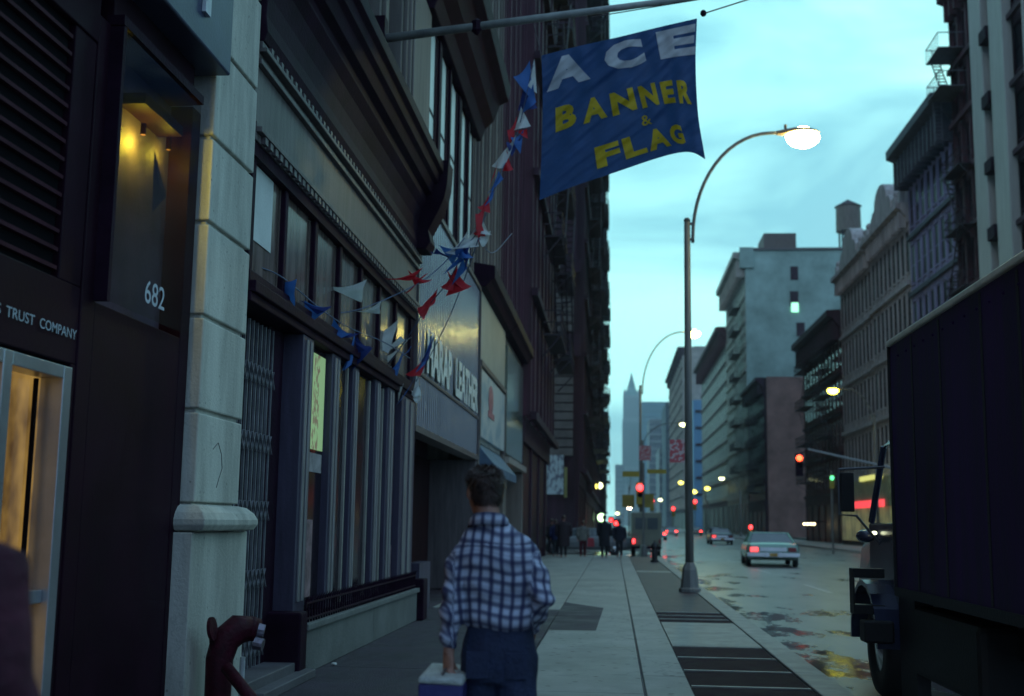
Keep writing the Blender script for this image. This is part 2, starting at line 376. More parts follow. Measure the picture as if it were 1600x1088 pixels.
def thin_glass():
    m = bpy.data.materials.new('thin_dark_glass'); m.use_nodes = True; t = m.node_tree; t.nodes.clear(); n = t.nodes.new
    o_ = n('ShaderNodeOutputMaterial'); tr = n('ShaderNodeBsdfTransparent'); tr.inputs[0].default_value = (.62, .60, .62, 1); gl = n('ShaderNodeBsdfGlossy'); gl.inputs['Roughness'].default_value = .1
    fr = n('ShaderNodeLayerWeight'); fr.inputs[0].default_value = .08; mxs = n('ShaderNodeMixShader'); t.links.new(fr.outputs['Facing'], mxs.inputs[0]); t.links.new(tr.outputs[0], mxs.inputs[1]); t.links.new(gl.outputs[0], mxs.inputs[2]); t.links.new(mxs.outputs[0], o_.inputs[0])
    return m
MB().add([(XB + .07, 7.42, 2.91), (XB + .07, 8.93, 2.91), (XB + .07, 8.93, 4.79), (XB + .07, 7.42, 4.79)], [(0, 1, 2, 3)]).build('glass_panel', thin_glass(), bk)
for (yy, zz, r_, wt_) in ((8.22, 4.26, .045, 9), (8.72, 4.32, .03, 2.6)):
    MB().tube([(XB - .09, yy, zz + r_ + .01), (XB - .09, yy, zz + .14)], .02, 8).build('glow_niche_stub', M_iron_d, bk)
    add_point_light(bk, (XB - .09, yy * .941, 1.5 + (zz - 1.5) * .941), wt_, r_, (1, .80, .05))  # added yellow lights that give the panel its reflected lamp glow
MB().box(XB - .165, XB + .02, 7.95, 8.7, 4.46, 4.54).build('glow_niche_hood', M_iron_d, bk)  # added hood, part of the made-up niche
MB().add([(XB + .0, 8.22, 4.2), (XB + .0, 8.5, 3.92), (XB, 8.24, 3.72), (XB + .02, 8.3, 3.95)], [(0, 1, 3), (1, 2, 3), (2, 0, 3)]).build('reflected_dark_shape', mat('reflected_shape_blue', (.02, .02, .06), .8), bk, fix=False)  # dark piece added for the flag's dark shape in the reflection
b = MB().box(XB - .03, XB + .09, 7.36, 7.405, 2.9, 4.79).box(XB - .03, XB + .088, 7.36, 8.93, 4.8, 4.87)
b.build('panel_frame', M_iron_d, bk)
# blue sign band above
b = MB().box(XB - .24, -2.98, -2, 9.13, 5.12, 6.6); b.build('sign_band', mat('blue_enamel', (.035, .045, .095), .35, var=.2, bump=.05), bk, bevel=.015)
b = MB().box(-2.978, -2.95, 8.4, 8.52, 5.36, 6.1); b.build('band_lettering', mat('pale_letter', (.55, .58, .6), .5, var=.1), bk)
M_let = mat('pale_lettering', (.42, .48, .55), .5, var=.1, bump=0)
def on_bank(y0, y1, z0, z1, x=XB + .006): return lambda u, v: Vector((x, y0 + (y1 - y0) * u, z0 + (z1 - z0) * v))
text_on('street_number', '682', M_let, bk, on_bank(8.01, 8.38, 3.01, 3.18, XB + .076), .005)
for w_, a_, c_ in (('RS', 6.08, 6.21), ('TRUST', 6.27, 6.60), ('COMPANY', 6.665, 7.15)): text_on('name_lettering', w_, M_let, bk, on_bank(a_, c_, 2.603, 2.665), .002)
# door
dr = MB()
for y0, y1 in ((6.26, 6.36), (6.99, 7.10)): dr.box(XB - .2, XB + .02, y0, y1, .0, 2.42)
dr.box(XB - .2, XB + .02, 5.0, 5.1, 0, 2.42)
dr.box(XB - .2, XB + .018, 5.1, 6.26, 2.34, 2.42).box(XB - .2, XB + .018, 6.36, 6.99, 2.34, 2.42).box(XB - .18, XB - .02, 6.36, 6.99, .98, 1.06).box(XB - .18, XB - .02, 5.1, 6.26, .98, 1.06)
dr.box(XB - .2, XB + .018, 5.1, 6.26, 0, .15).box(XB - .2, XB + .018, 6.36, 6.99, 0, .15)
door = dr.build('door', M_alu, bk, bevel=.006)
MB().box(XB - .12, XB - .1, 6.9, 6.925, .16, 2.33).build('door_gasket', M_void, door)
def amber():
    m = bpy.data.materials.new('amber_lit_lobby'); m.use_nodes = True; t = m.node_tree; bs = t.nodes['Principled BSDF']; n = t.nodes.new; l = t.links.new
    c = n('ShaderNodeTexCoord'); mpn = n('ShaderNodeMapping'); mpn.inputs['Scale'].default_value = (1, 2.0, 1.3); l(c.outputs['Object'], mpn.inputs[0])
    a = n('ShaderNodeTexNoise'); a.inputs['Scale'].default_value = 2.0; a.inputs['Detail'].default_value = 3; l(mpn.outputs[0], a.inputs[0])
    r = n('ShaderNodeValToRGB'); l(a.outputs[0], r.inputs[0])
    r.color_ramp.elements[0].position = .3; r.color_ramp.elements[0].color = (.07, .035, .012, 1)
    r.color_ramp.elements[1].position = .72; r.color_ramp.elements[1].color = (.42, .25, .06, 1)
    bs.inputs['Base Color'].default_value = (.05, .03, .01, 1); l(r.outputs[0], bs.inputs['Emission Color']); bs.inputs['Emission Strength'].default_value = .75
    bs.inputs['Roughness'].default_value = .12
    return m
MB().box(XB - .13, XB - .12, 5.1, 6.26, .15, 2.34).box(XB - .13, XB - .12, 6.36, 6.99, .15, 2.34).build('door_glass', amber(), door)
MB().tube([(XB + .05, 6.31, 1.0), (XB + .06, 6.31, 1.3)], .012).box(XB + .01, XB + .06, 6.30, 6.32, 1.0, 1.02).box(XB + .01, XB + .06, 6.30, 6.32, 1.28, 1.3).build('handle', M_chrome, door)

MB.bank = False
# ================================================================== left side: the iron-front shop with the cornice
sf = thing('iron_front_shop', 'old cast iron shop front with rusticated stone pilaster, glass bays and heavy black cornice', 'building', (-3.6, 14, 0))
# pilaster (rusticated)
pl = MB(); js = [1.60, 2.30, 3.02, 3.75, 4.43, 5.19, 6.0, 6.85, 7.7, 8.5]
for i in range(len(js) - 1): pl.box(-3.7, -3.1, 8.62, 9.66, js[i] + .018, js[i + 1] - .018)
pl.box(-3.7, -3.135, 8.655, 9.625, 1.5, 8.6)
po = pl.build('pilaster', M_stone, sf, bevel=.012)
prof = [(-3.7, 1.41), (-3.08, 1.41), (-3.055, 1.43), (-3.04, 1.48), (-3.05, 1.54), (-3.085, 1.60), (-3.7, 1.60)]
pb = MB().box(-3.7, -3.06, 8.5, 9.82, 0, 1.395)
m0 = MB(); 
lo = [(-3.7, 8.5), (-3.04, 8.5), (-3.04, 9.82), (-3.7, 9.82)]
def skirt(mb, x0, y0, y1, rows):
    """rows of (grow, z): a moulding running round three sides of a block"""
    k = len(mb.v)
    for g, z in rows:
        mb.v += [Vector(q) for q in ((-3.7, y0 - g, z), (x0 + g, y0 - g, z), (x0 + g, y1 + g, z), (-3.7, y1 + g, z))]
    for i in range(len(rows) - 1):
        for j in range(4):
            a = k + 4 * i + j; c = k + 4 * i + (j + 1) % 4; mb.f.append([a, c, c + 4, a + 4]); mb.mi.append(mb.m)
    mb.f.append([k, k + 3, k + 2, k + 1]); mb.mi.append(mb.m); e = k + 4 * (len(rows) - 1); mb.f.append([e, e + 1, e + 2, e + 3]); mb.mi.append(mb.m)
skirt(pb, -3.1, 8.62, 9.66, [(.05, 1.40), (.11, 1.41), (.135, 1.45), (.135, 1.49), (.11, 1.54), (.06, 1.585), (.0, 1.60)])
pb.build('pilaster_base', M_stone, sf, bevel=.008)
# scratched curl on the stone and litter by the wall
MB().tube([P(x_, y_, X=-3.098) for x_, y_ in ((333, 702), (341, 692), (346, 710), (347, 732), (342, 748), (338, 762))], .003, 5).build('scratched_mark', mat('stone_scratch', (.16, .14, .13), .8), sf)
for (px_, py_, r_, lb_) in ((473, 1052, .035, 'white litter scrap on the dark pavement beside the black corner block'), (522, 1040, .028, 'small white scrap at the foot of the shop bulkhead'), (612, 968, .04, 'crumpled scrap near the far end of the shop bulkhead')):
    q = P(px_, py_, Z=0); bs_ = MB().ball((q.x, q.y, r_ * .55), (r_, r_ * 1.3, r_ * .55), 9, 6)
    for v_ in bs_.v: v_ += Vector((random.uniform(-1, 1), random.uniform(-1, 1), random.uniform(-.3, .3))) * r_ * .22; v_.z = max(v_.z, .001)
    tag(bs_.build('litter_scrap', mat('litter_paper', (.6, .6, .56), .8)), lb_, 'litter', 'paper scraps on the sidewalk')
# body behind
b = MB().box(-9, -3.95, 9.5, 18.3, 0, 16).box(-3.95, -3.62, 9.5, 18.3, 5.0, 7.4); b.build('wall', M_iron_d, sf)
# doorway recess with folding gate
b = MB().box(-3.94, -3.9, 9.7, 18.2, 0, 4.9); b.build('interior', M_void, sf)
b = MB()
for q in range(11):
    yy = 9.84 + q * .125; b.box(-3.31, -3.285, yy, yy + .022, .12, 3.3)
n = 11
for q in range(10):
    yy = 9.85 + q * .125; z = .25
    while z < 3.0:
        b.tube([(-3.27, yy, z), (-3.27, yy + .125, z + .17)], .009, 4); b.tube([(-3.26, yy, z + .17), (-3.26, yy + .125, z)], .009, 4); z += .34 if False else .62
b.build('folding_gate', mat('galvanised_gate', (.22, .22, .24), .5, metal=.3, var=.3, scale=5), sf)
b = MB().box(-3.9, -3.0, 9.83, 11.3, -.0, .16).box(-3.0, -2.86, 9.83, 11.55, 0, .08); b.build('door_step', mat('worn_step', (.12, .11, .12), .6), sf, bevel=.01)
# posts and mullions: (y0,y1,x_front,mat)
M_rib = mat('mullion_rib_paint', (.20, .185, .19), .5, var=.35, scale=4, bump=.1, streak=True)
MUL = ((11.51, 11.93, -3.10), (12.84, 13.24, -3.12), (13.95, 14.28, -3.13), (15.26, 15.62, -3.12), (16.12, 16.64, -3.12), (17.1, 18.3, -3.10))
for (y0, y1, xf) in MUL:
    b = MB().box(-3.6, xf, y0, y1, .0 if y0 < 11.6 else .55, 3.34); wm = (y1 - y0)
    b.m = 1; b.box(xf, xf + .02, y0 + wm * .2, y0 + wm * .42, .7, 3.3).box(xf, xf + .015, y0 + wm * .6, y0 + wm * .8, .7, 3.3); b.build('mullion', [M_iron_b, M_rib], sf, bevel=.006)
MB().box(-3.6, -3.3, 10.98, 11.50, 0, 3.34).build('dark_reveal', M_iron_d, sf)
b = MB()
for (y0, y1) in ((9.78, 9.9), (10.85, 10.95), (12.0, 12.12), (13.15, 13.27), (14.3, 14.42), (15.5, 15.62), (16.7, 16.82), (18.0, 18.3)):
    b.box(-3.6, -3.15, y0, y1, 3.62, 4.638)
b.box(-3.62, -3.04, 9.68, 18.3, 3.42, 3.52).box(-3.62, -3.08, 9.68, 18.3, 3.34, 3.42).box(-3.62, -3.1, 9.68, 18.3, 3.52, 3.62)
b.build('transom_beam', M_iron_d, sf, bevel=.01)
b = MB().box(-3.62, -3.1, 9.68, 18.3, 4.76, 4.83).box(-3.62, -3.05, 9.68, 18.3, 4.83, 4.88).box(-3.62, -3.1, 9.68, 18.3, 4.88, 4.93)
b.box(-3.62, -3.13, 9.68, 18.3, 4.93, 5.45)
b.box(-3.62, -3.08, 9.68, 18.3, 5.45, 5.50).box(-3.62, -3.11, 9.68, 18.3, 5.50, 5.56).box(-3.62, -3.04, 9.68, 18.3, 5.56, 5.60).box(-3.62, -3.08, 9.68, 18.3, 5.60, 5.66)
b.build('frieze', M_iron_g, sf, bevel=.006)
b = MB().box(-3.62, -3.12, 9.69, 18.29, 4.64, 4.757)
b.build('shadow_gap_strip', M_iron_d, sf)  # dark strip put in as the shadow gap under the frieze
def dentil(x0, x1, z0, z1, pitch, wd):
    pr = [(x0 - .02, 9.75)]; yy = 9.75
    while yy < 18.1: pr += [(x0, yy), (x0, yy + pitch - wd), (x1, yy + pitch - wd), (x1, yy + pitch)]; yy += pitch
    pr += [(x0 - .02, yy)]; n_ = len(pr); b = MB()
    b.add([(x, y, z0) for x, y in pr] + [(x, y, z1) for x, y in pr], [[i, (i + 1) % n_, (i + 1) % n_ + n_, i + n_] for i in range(n_)] + [list(range(n_))[::-1], [n_ + i for i in range(n_)]])
    b.build('dentil_course', M_iron_g, sf)
dentil(-3.099, -3.06, 4.765, 4.828, .16, .09); dentil(-3.079, -3.045, 5.605, 5.655, .16, .07)
cp = [(-3.6, 5.662), (-3.07, 5.662), (-3.04, 5.75), (-3.06, 5.9), (-3.05, 6.1), (-3.0, 6.3), (-2.93, 6.42), (-2.93, 6.52), (-2.84, 6.56), (-2.80, 6.70), (-2.74, 6.74), (-2.72, 6.86), (-2.66, 6.9), (-2.66, 7.06), (-3.6, 7.12)]
b = MB().prism_y(cp, 9.68, 18.0)
b.prism_y([(-3.1, 5.68), (-2.9, 5.68), (-2.84, 5.8), (-2.88, 5.98), (-2.82, 6.1), (-2.72, 6.3), (-2.64, 6.5), (-2.6, 6.72), (-2.58, 7.1), (-3.1, 7.1)], 17.75, 18.25)
b.build('cornice', M_iron_d, sf, bevel=.01)
# glass bays
M_sg = mat('transom_glass', (.13, .095, .085), .16, var=.6, scale=1.5, bump=.02, bscale=2, streak=True, spec=.3)
yb = [9.9, 10.85, 10.95, 12.0, 12.12, 13.15, 13.27, 14.3, 14.42, 15.5, 15.62, 16.7, 16.82, 18.0]
for i in range(0, len(yb), 2):
    MB().box(-3.22, -3.2, yb[i] + .004, yb[i + 1] - .004, 3.622, 4.637).build('transom_pane', M_sg, sf)
MB().box(-3.195, -3.19, 9.93, 10.55, 3.95, 4.63).build('sky_reflection_panel', mat('sky_reflection_white', (.6, .62, .6), .6, var=.1), sf)  # pale panel painting in the sky reflected by the transom glass
M_sp = mat('display_window_glass', (.016, .010, .016), .16, var=.5, scale=2, bump=.02, bscale=2, spec=.22, streak=True)
for (y0, y1) in ((11.93, 12.84), (13.24, 13.95), (14.28, 15.26), (15.62, 16.12), (16.64, 17.1)):
    MB().box(-3.22, -3.2, y0 + .003, y1 - .003, .56, 3.335).build('shop_pane', M_sp, sf)
M_card = mat('window_card_paper', (.26, .16, .17), .6, var=.6, scale=7)
for (y0, y1, z0, z1) in ((16.68, 17.02, 1.6, 2.9), (16.7, 17.05, .62, 1.15), (12.0, 12.5, .7, 1.5)):
    MB().box(-3.195, -3.19, y0, y1, z0, z1).build('window_card', M_card, sf)
M_cream = mat('mullion_edge', (.33, .31, .27), .5, var=.2)
each('mullion_edge', [(-3.197, -3.165, yy, yy + .05, .56, 3.3) for yy in (11.95, 13.80, 15.1, 16.0)], M_cream, sf)
ps = MB().box(-3.197, -3.18, 12.05, 12.76, 2.24, 3.26)
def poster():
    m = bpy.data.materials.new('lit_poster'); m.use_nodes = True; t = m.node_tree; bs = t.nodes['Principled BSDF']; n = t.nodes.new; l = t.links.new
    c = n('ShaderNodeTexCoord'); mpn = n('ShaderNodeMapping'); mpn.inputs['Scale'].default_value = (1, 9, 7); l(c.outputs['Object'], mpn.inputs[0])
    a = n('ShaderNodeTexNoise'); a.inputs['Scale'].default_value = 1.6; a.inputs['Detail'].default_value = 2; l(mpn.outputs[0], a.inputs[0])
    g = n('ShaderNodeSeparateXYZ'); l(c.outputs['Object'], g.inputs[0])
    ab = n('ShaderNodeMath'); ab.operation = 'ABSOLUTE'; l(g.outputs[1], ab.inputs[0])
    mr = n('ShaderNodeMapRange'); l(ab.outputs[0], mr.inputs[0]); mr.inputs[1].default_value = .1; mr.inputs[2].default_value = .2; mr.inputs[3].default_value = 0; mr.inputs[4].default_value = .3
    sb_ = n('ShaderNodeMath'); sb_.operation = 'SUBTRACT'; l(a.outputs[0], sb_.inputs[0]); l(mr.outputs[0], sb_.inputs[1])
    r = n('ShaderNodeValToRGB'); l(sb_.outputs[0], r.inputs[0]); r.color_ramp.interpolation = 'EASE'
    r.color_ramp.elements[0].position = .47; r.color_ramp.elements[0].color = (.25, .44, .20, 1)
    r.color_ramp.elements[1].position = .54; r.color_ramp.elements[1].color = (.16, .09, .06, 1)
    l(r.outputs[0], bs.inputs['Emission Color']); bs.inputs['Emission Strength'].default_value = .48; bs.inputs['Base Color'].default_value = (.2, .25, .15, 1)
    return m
ps.build('lit_poster', poster(), sf)
MB().box(-3.197, -3.18, 12.05, 12.74, 2.0, 2.2).build('poster_caption', mat('caption_board', (.30, .27, .28), .6, var=.4, scale=6), sf)
# bulkhead wall and spiked rail
bh = MB().box(-3.6, -3.0, 11.62, 15.0, 0, .42).box(-3.6, -3.0, 15.008, 18.3, 0, .42).box(-3.6, -2.96, 11.6, 18.32, .425, .49)
bh.build('bulkhead', mat('bulkhead_stone', (.15, .15, .145), .7, var=.25, scale=1.5, bump=.3), sf, bevel=.01)
b = MB().box(-3.3, -3.14, 11.7, 18.2, .492, .545)
yy = 11.7
while yy < 18.2:
    b.tube([(-3.02, yy, .492), (-3.02, yy, .70)], .011, 5); b.tube([(-3.02, yy, .70), (-2.99, yy, .76)], [.014, .002], 5); yy += .11
b.tube([(-3.02, 11.68, .68), (-3.02, 18.2, .68)], .014, 6).tube([(-3.02, 11.68, .53), (-3.02, 18.2, .53)], .014, 6)
b.build('spiked_rail', M_iron_d, sf)
each('corner_block', [(-3.4, -2.96, 11.3, 11.56, 0, .62), (-3.1, -2.9, 18.32, 18.7, 0, .62)], M_iron_d, sf, bevel=.02)
# upper floors of the iron front
def upper(parent, y0, y1, z0, z1, x, bays, m, floors=1, band=None):
    """piers and tall recessed windows above a shop cornice"""
    b = MB(); wd = (y1 - y0) / bays
    for i in range(bays + 1):
        yy = y0 + i * wd; b.box(x - .45, x, max(y0, yy - .22), min(y1, yy + .22), z0, z1)
        b.box(x, x + .07, max(y0, yy - .11), min(y1, yy + .11), z0, z1)
    fh = (z1 - z0) / floors
    for k in range(floors):
        for i in range(bays):
            a, c = y0 + i * wd + .222, y0 + (i + 1) * wd - .222
            b.box(x - .45, x - .06, a, c, z0 + k * fh - .0, z0 + k * fh + .5); b.box(x - .45, x - .1, a, c, z0 + (k + 1) * fh - .25, z0 + (k + 1) * fh - .002)
    b.build('upper_piers', m, parent, bevel=.015)
    for k in range(floors):
        for i in range(bays):
            a, c = y0 + i * wd + .222, y0 + (i + 1) * wd - .222; zz0, zz1 = z0 + k * fh + .502, z0 + (k + 1) * fh - .252
            f = MB().box(x - .36, x - .28, a, a + .07, zz0, zz1).box(x - .36, x - .28, c - .07, c, zz0, zz1).box(x - .355, x - .285, a + .07, c - .07, (zz0 + zz1) / 2 - .03, (zz0 + zz1) / 2 + .03)
            w_ = f.build('window', M_iron_d, parent)
            MB().box(x - .34, x - .33, a + .071, c - .071, zz0, zz1).build('pane', M_glass, w_)
upper(sf, 9.6, 18.3, 7.13, 16, -3.45, 5, M_beige, 2)

# ================================================================== leather shop with ribbed metal sign
ls = thing('leather_shop', 'shop with tall ribbed metal sign lettered HARAP LEATHER over dark opening', 'building', (-3.6, 22.7, 0))
b = MB().box(-9, -4.3, 18.32, 27.2, 0, 30).box(-4.3, -3.4, 18.32, 27.2, 3.3, 7.0); b.build('wall', M_dk1, ls)
b = MB(); yy = 18.36
while yy < 27.1:
    b.prism_x if False else None
    b.add([(-3.22, yy, 3.02), (-3.14, yy + .05, 3.02), (-3.14, yy + .13, 3.02), (-3.22, yy + .18, 3.02), (-3.22, yy, 6.85), (-3.14, yy + .05, 6.85), (-3.14, yy + .13, 6.85), (-3.22, yy + .18, 6.85)],
          [(0, 1, 5, 4), (1, 2, 6, 5), (2, 3, 7, 6)])
    b.add([(-3.22, yy + .18, 3.02), (-3.22, yy + .22, 3.02), (-3.22, yy + .22, 6.85), (-3.22, yy + .18, 6.85)], [(0, 1, 2, 3)]); yy += .22
rib = b.build('ribbed_sign', mat('ribbed_steel', (.20, .20, .20), .2, metal=.75, var=.22, scale=1.2, bump=.04, streak=True, rvar=.08), ls)
MB().box(-3.4, -3.225, 18.34, 27.18, 3.02, 6.85).build('sign_backing', M_iron_g, ls)
MB().box(-3.4, -3.1, 18.34, 18.40, 2.98, 6.9).box(-3.4, -3.1, 27.14, 27.2, 2.98, 6.9).box(-3.4, -3.1, 18.4, 27.14, 6.86, 6.95).box(-3.4, -3.1, 18.4, 27.14, 2.9, 3.01).box(-3.14, -3.11, 18.5, 27.1, 3.84, 3.9).build('sign_trim', M_iron_g, ls, bevel=.005)
M_hl = mat('white_channel_letters', (.72, .76, .70), .45, var=.15, scale=3)
hl = text_on('lettering', 'HARAP', M_hl, ls, lambda u, v: Vector((-3.095, 19.35 + 3.0 * u, 3.95 + .75 * v)), .04)
for o_, w_, y0_, y1_ in ((0, 'LEATHER', 22.95, 26.75),):
    text_on('lettering', w_, M_hl, ls, lambda u, v: Vector((-3.095, y0_ + (y1_ - y0_) * u, 3.95 + .75 * v)), .04)
M_rust = mat('brown_roller', (.022, .007, .010), .7, spec=.1, var=.4, scale=2, bump=.2, streak=True)
MB().box(-4.29, -4.2, 18.5, 27.1, 0, 2.9).build('rolling_shutter', M_rust, ls)
each('side_pier', [(-4.3, -3.15, 18.32, 18.6, 0, 2.9), (-4.3, -3.15, 26.95, 27.2, 0, 2.9)], M_iron_g, ls, bevel=.01)
MB().box(-3.5, -3.3, 19.2, 19.3, 0, 2.9).box(-3.45, -3.25, 20.0, 21.2, 0, .8).build('door_frame', M_iron_b, ls)
# second floor: tall windows with white panels painting in sky-lit strips, then a heavy dark cornice
b = MB(); zt = 10.55
for (y0, y1, m_) in ((18.32, 20.2, 0), (21.1, 21.6, 1), (22.55, 22.95, 1), (24.0, 24.6, 1), (25.6, 26.0, 1), (26.9, 27.2, 0)):
    b.m = m_; b.box(-3.8, -3.33, y0, y1, 7.0, zt)
    b.box(-3.33, -3.29, y0 + .1, y1 - .1, 7.0, zt)
b.build('upper_piers', [M_beige, M_iron_d], ls, bevel=.02)
for (y0, y1) in ((20.2, 21.1), (21.6, 22.55), (22.95, 24.0), (24.6, 25.6), (26.0, 26.9)):
    w_ = MB().box(-3.5, -3.34, y0, y0 + .1, 7, zt).box(-3.5, -3.34, y1 - .1, y1, 7, zt).box(-3.5, -3.35, y0 + .1, y1 - .1, 8.9, 8.96).build('window', M_iron_d, ls)
    MB().box(-3.4, -3.38, y0 + .1, y1 - .1, 7.0, zt).build('pane', M_glass, w_)
    MB().box(-3.376, -3.36, y0 + .28, y1 - .12, 7.0, zt - .05).build('sky_bright_strip', M_glassb, w_)  # brightness from the sky put into a white panel
prof = [(-3.6, zt + .01), (-3.2, zt + .01), (-3.1, zt + .3), (-2.9, zt + .5), (-2.75, zt + .9), (-2.55, zt + 1.0), (-2.5, zt + 1.35), (-3.6, zt + 1.5)]
b = MB().prism_y(prof, 19.8, 27.3); b.build('cornice', M_iron_d, ls, bevel=.02)
upper(ls, 18.4, 27.2, zt + 1.5, 28, -3.3, 6, M_dk1, 4)

# ================================================================== white sign shop + lit sign shop
def small_shop(name, label, y0, y1, zf, m, top):
    s = thing(name, label, 'building', (-3.6, (y0 + y1) / 2, 0))
    MB().box(-9, -3.8, y0, y1, 0, top).box(-3.8, -3.24, y0, y1, zf, 7.0).build('wall', m, s)
    each('side_pier', [(-3.8, -3.12, y0, y0 + .45, 0, zf), (-3.8, -3.12, y1 - .45, y1, 0, zf)], M_beige, s, bevel=.01)
    MB().box(-3.79, -3.7, y0 + .45, y1 - .45, .6, zf).build('shop_pane', M_glass, s)
    MB().box(-3.79, -3.4, y0 + .45, y1 - .45, 0, .58).build('bulkhead', M_iron_g, s)
    MB().prism_y([(-3.4, 7.0), (-3.0, 7.0), (-2.9, 7.15), (-2.8, 7.2), (-2.8, 7.5), (-3.4, 7.6)], y0 + .02, y1 - .02).build('cornice', M_iron_d, s, bevel=.01)
    return s
def sign_mat(name, base, mark, sc_, lo_, hi_, em=0):
    m = bpy.data.materials.new(name); m.use_nodes = True; t = m.node_tree; bs = t.nodes['Principled BSDF']; n = t.nodes.new; l = t.links.new
    c = n('ShaderNodeTexCoord'); mpn = n('ShaderNodeMapping'); mpn.inputs['Scale'].default_value = sc_; l(c.outputs['Object'], mpn.inputs[0])
    a = n('ShaderNodeTexNoise'); a.inputs['Scale'].default_value = 1; a.inputs['Detail'].default_value = 3; l(mpn.outputs[0], a.inputs[0])
    r = n('ShaderNodeValToRGB'); l(a.outputs[0], r.inputs[0]); r.color_ramp.elements[0].position = lo_; r.color_ramp.elements[0].color = (*base, 1)
    r.color_ramp.elements[1].position = hi_; r.color_ramp.elements[1].color = (*mark, 1); l(r.outputs[0], bs.inputs['Base Color']); bs.inputs['Roughness'].default_value = .35
    if em: l(r.outputs[0], bs.inputs['Emission Color']); bs.inputs['Emission Strength'].default_value = em
    return m
s1 = small_shop('white_sign_shop', 'shop with white sign board and blue grey awning beside the ribbed metal sign', 27.22, 34.0, 3.4, M_stone, 30)
MB().box(-3.24, -3.14, 27.4, 33.8, 5.3, 6.95).build('upper_panel', mat('pale_panel', (.34, .36, .31), .5, var=.12, scale=1), s1)
MB().box(-3.24, -3.08, 27.35, 33.85, 5.15, 5.27).box(-3.24, -3.1, 27.35, 27.5, 3.4, 5.15).box(-3.24, -3.1, 33.7, 33.85, 3.4, 5.15).build('sign_trim', M_iron_g, s1)
MB().box(-3.24, -3.12, 27.52, 33.68, 3.5, 5.1).build('sign_board', sign_mat('white_sign', (.55, .60, .58), (.30, .42, .46), (1, .9, 1.4), .5, .62), s1)
MB().ball((-3.11, 29.8, 4.55), (.02, .55, .38), 12, 8).box(-3.118, -3.1, 29.2, 30.6, 4.1, 4.25).build('sign_emblem', mat('faded_red', (.42, .16, .17), .5, var=.5, scale=6), s1)
MB().prism_y([(-3.24, 2.75), (-2.75, 2.6), (-2.75, 2.8), (-3.24, 3.38)], 27.5, 33.6).build('awning', mat('blue_grey_canvas', (.09, .14, .20), .7, var=.25), s1)
upper(s1, 27.25, 34, 7.62, 27, -3.4, 4, M_beige, 4)
s2 = small_shop('narrow_lit_shop', 'narrow shop with grey green sign panel between white sign shop and brown loft', 34.02, 41.0, 3.3, M_beige, 30)
MB().box(-3.24, -3.13, 34.5, 40.5, 3.5, 6.7).build('sign_board', mat('glossy_green_sign', (.22, .26, .22), .12, metal=.3, var=.2, bump=.02), s2)
MB().box(-3.68, -3.5, 35.2, 36.4, .05, 3.2).build('lit_doorway', mat('orange_door', (.22, .08, .03), .5, var=.2, emit=.12, ecol=(.9, .35, .1)), s2)
MB().box(-3.4, -3.0, 34.1, 40.9, 3.2, 3.38).build('lintel', M_cream, s2)
upper(s2, 34.02, 41, 7.62, 29, -3.35, 4, M_brown, 4)

# ================================================================== generic buildings
M_fglass = mat('far_window_glass', (.010, .007, .013), .35, var=.4, scale=.8, bump=0, spec=.12)
M_shopg = mat('dim_shop_glass', (.03, .018, .024), .5, var=.6, scale=1.2, bump=0, spec=.2)
WCACHE = {}
def window_mesh(s, wd, ht, dp, glass, frame, arch=False):
    k = (s, round(wd, 2), round(ht, 2), glass.name, frame.name)
    if k in WCACHE: return WCACHE[k]
    b = MB(); t = .07
    b.box(0, s * dp, -wd / 2, -wd / 2 + t, 0, ht).box(0, s * dp, wd / 2 - t, wd / 2, 0, ht)
    b.box(0, s * dp, -wd / 2 + t, wd / 2 - t, 0, t).box(0, s * dp, -wd / 2 + t, wd / 2 - t, ht - t, ht).box(0, s * (dp - .01), -wd / 2 + t, wd / 2 - t, ht / 2 - t / 2, ht / 2 + t / 2)
    b.m = 1; b.box(s * .01, s * .03, -wd / 2 + t, wd / 2 - t, t, ht - t)
    me = bpy.data.meshes.new('window'); me.from_pydata(b.v, [], b.f); me.materials.append(frame); me.materials.append(glass)
    for p, i in zip(me.polygons, b.mi): p.material_index = i
    bm = bmesh.new(); bm.from_mesh(me); bmesh.ops.recalc_face_normals(bm, faces=bm.faces); bm.to_mesh(me); bm.free()
    WCACHE[k] = me; return me

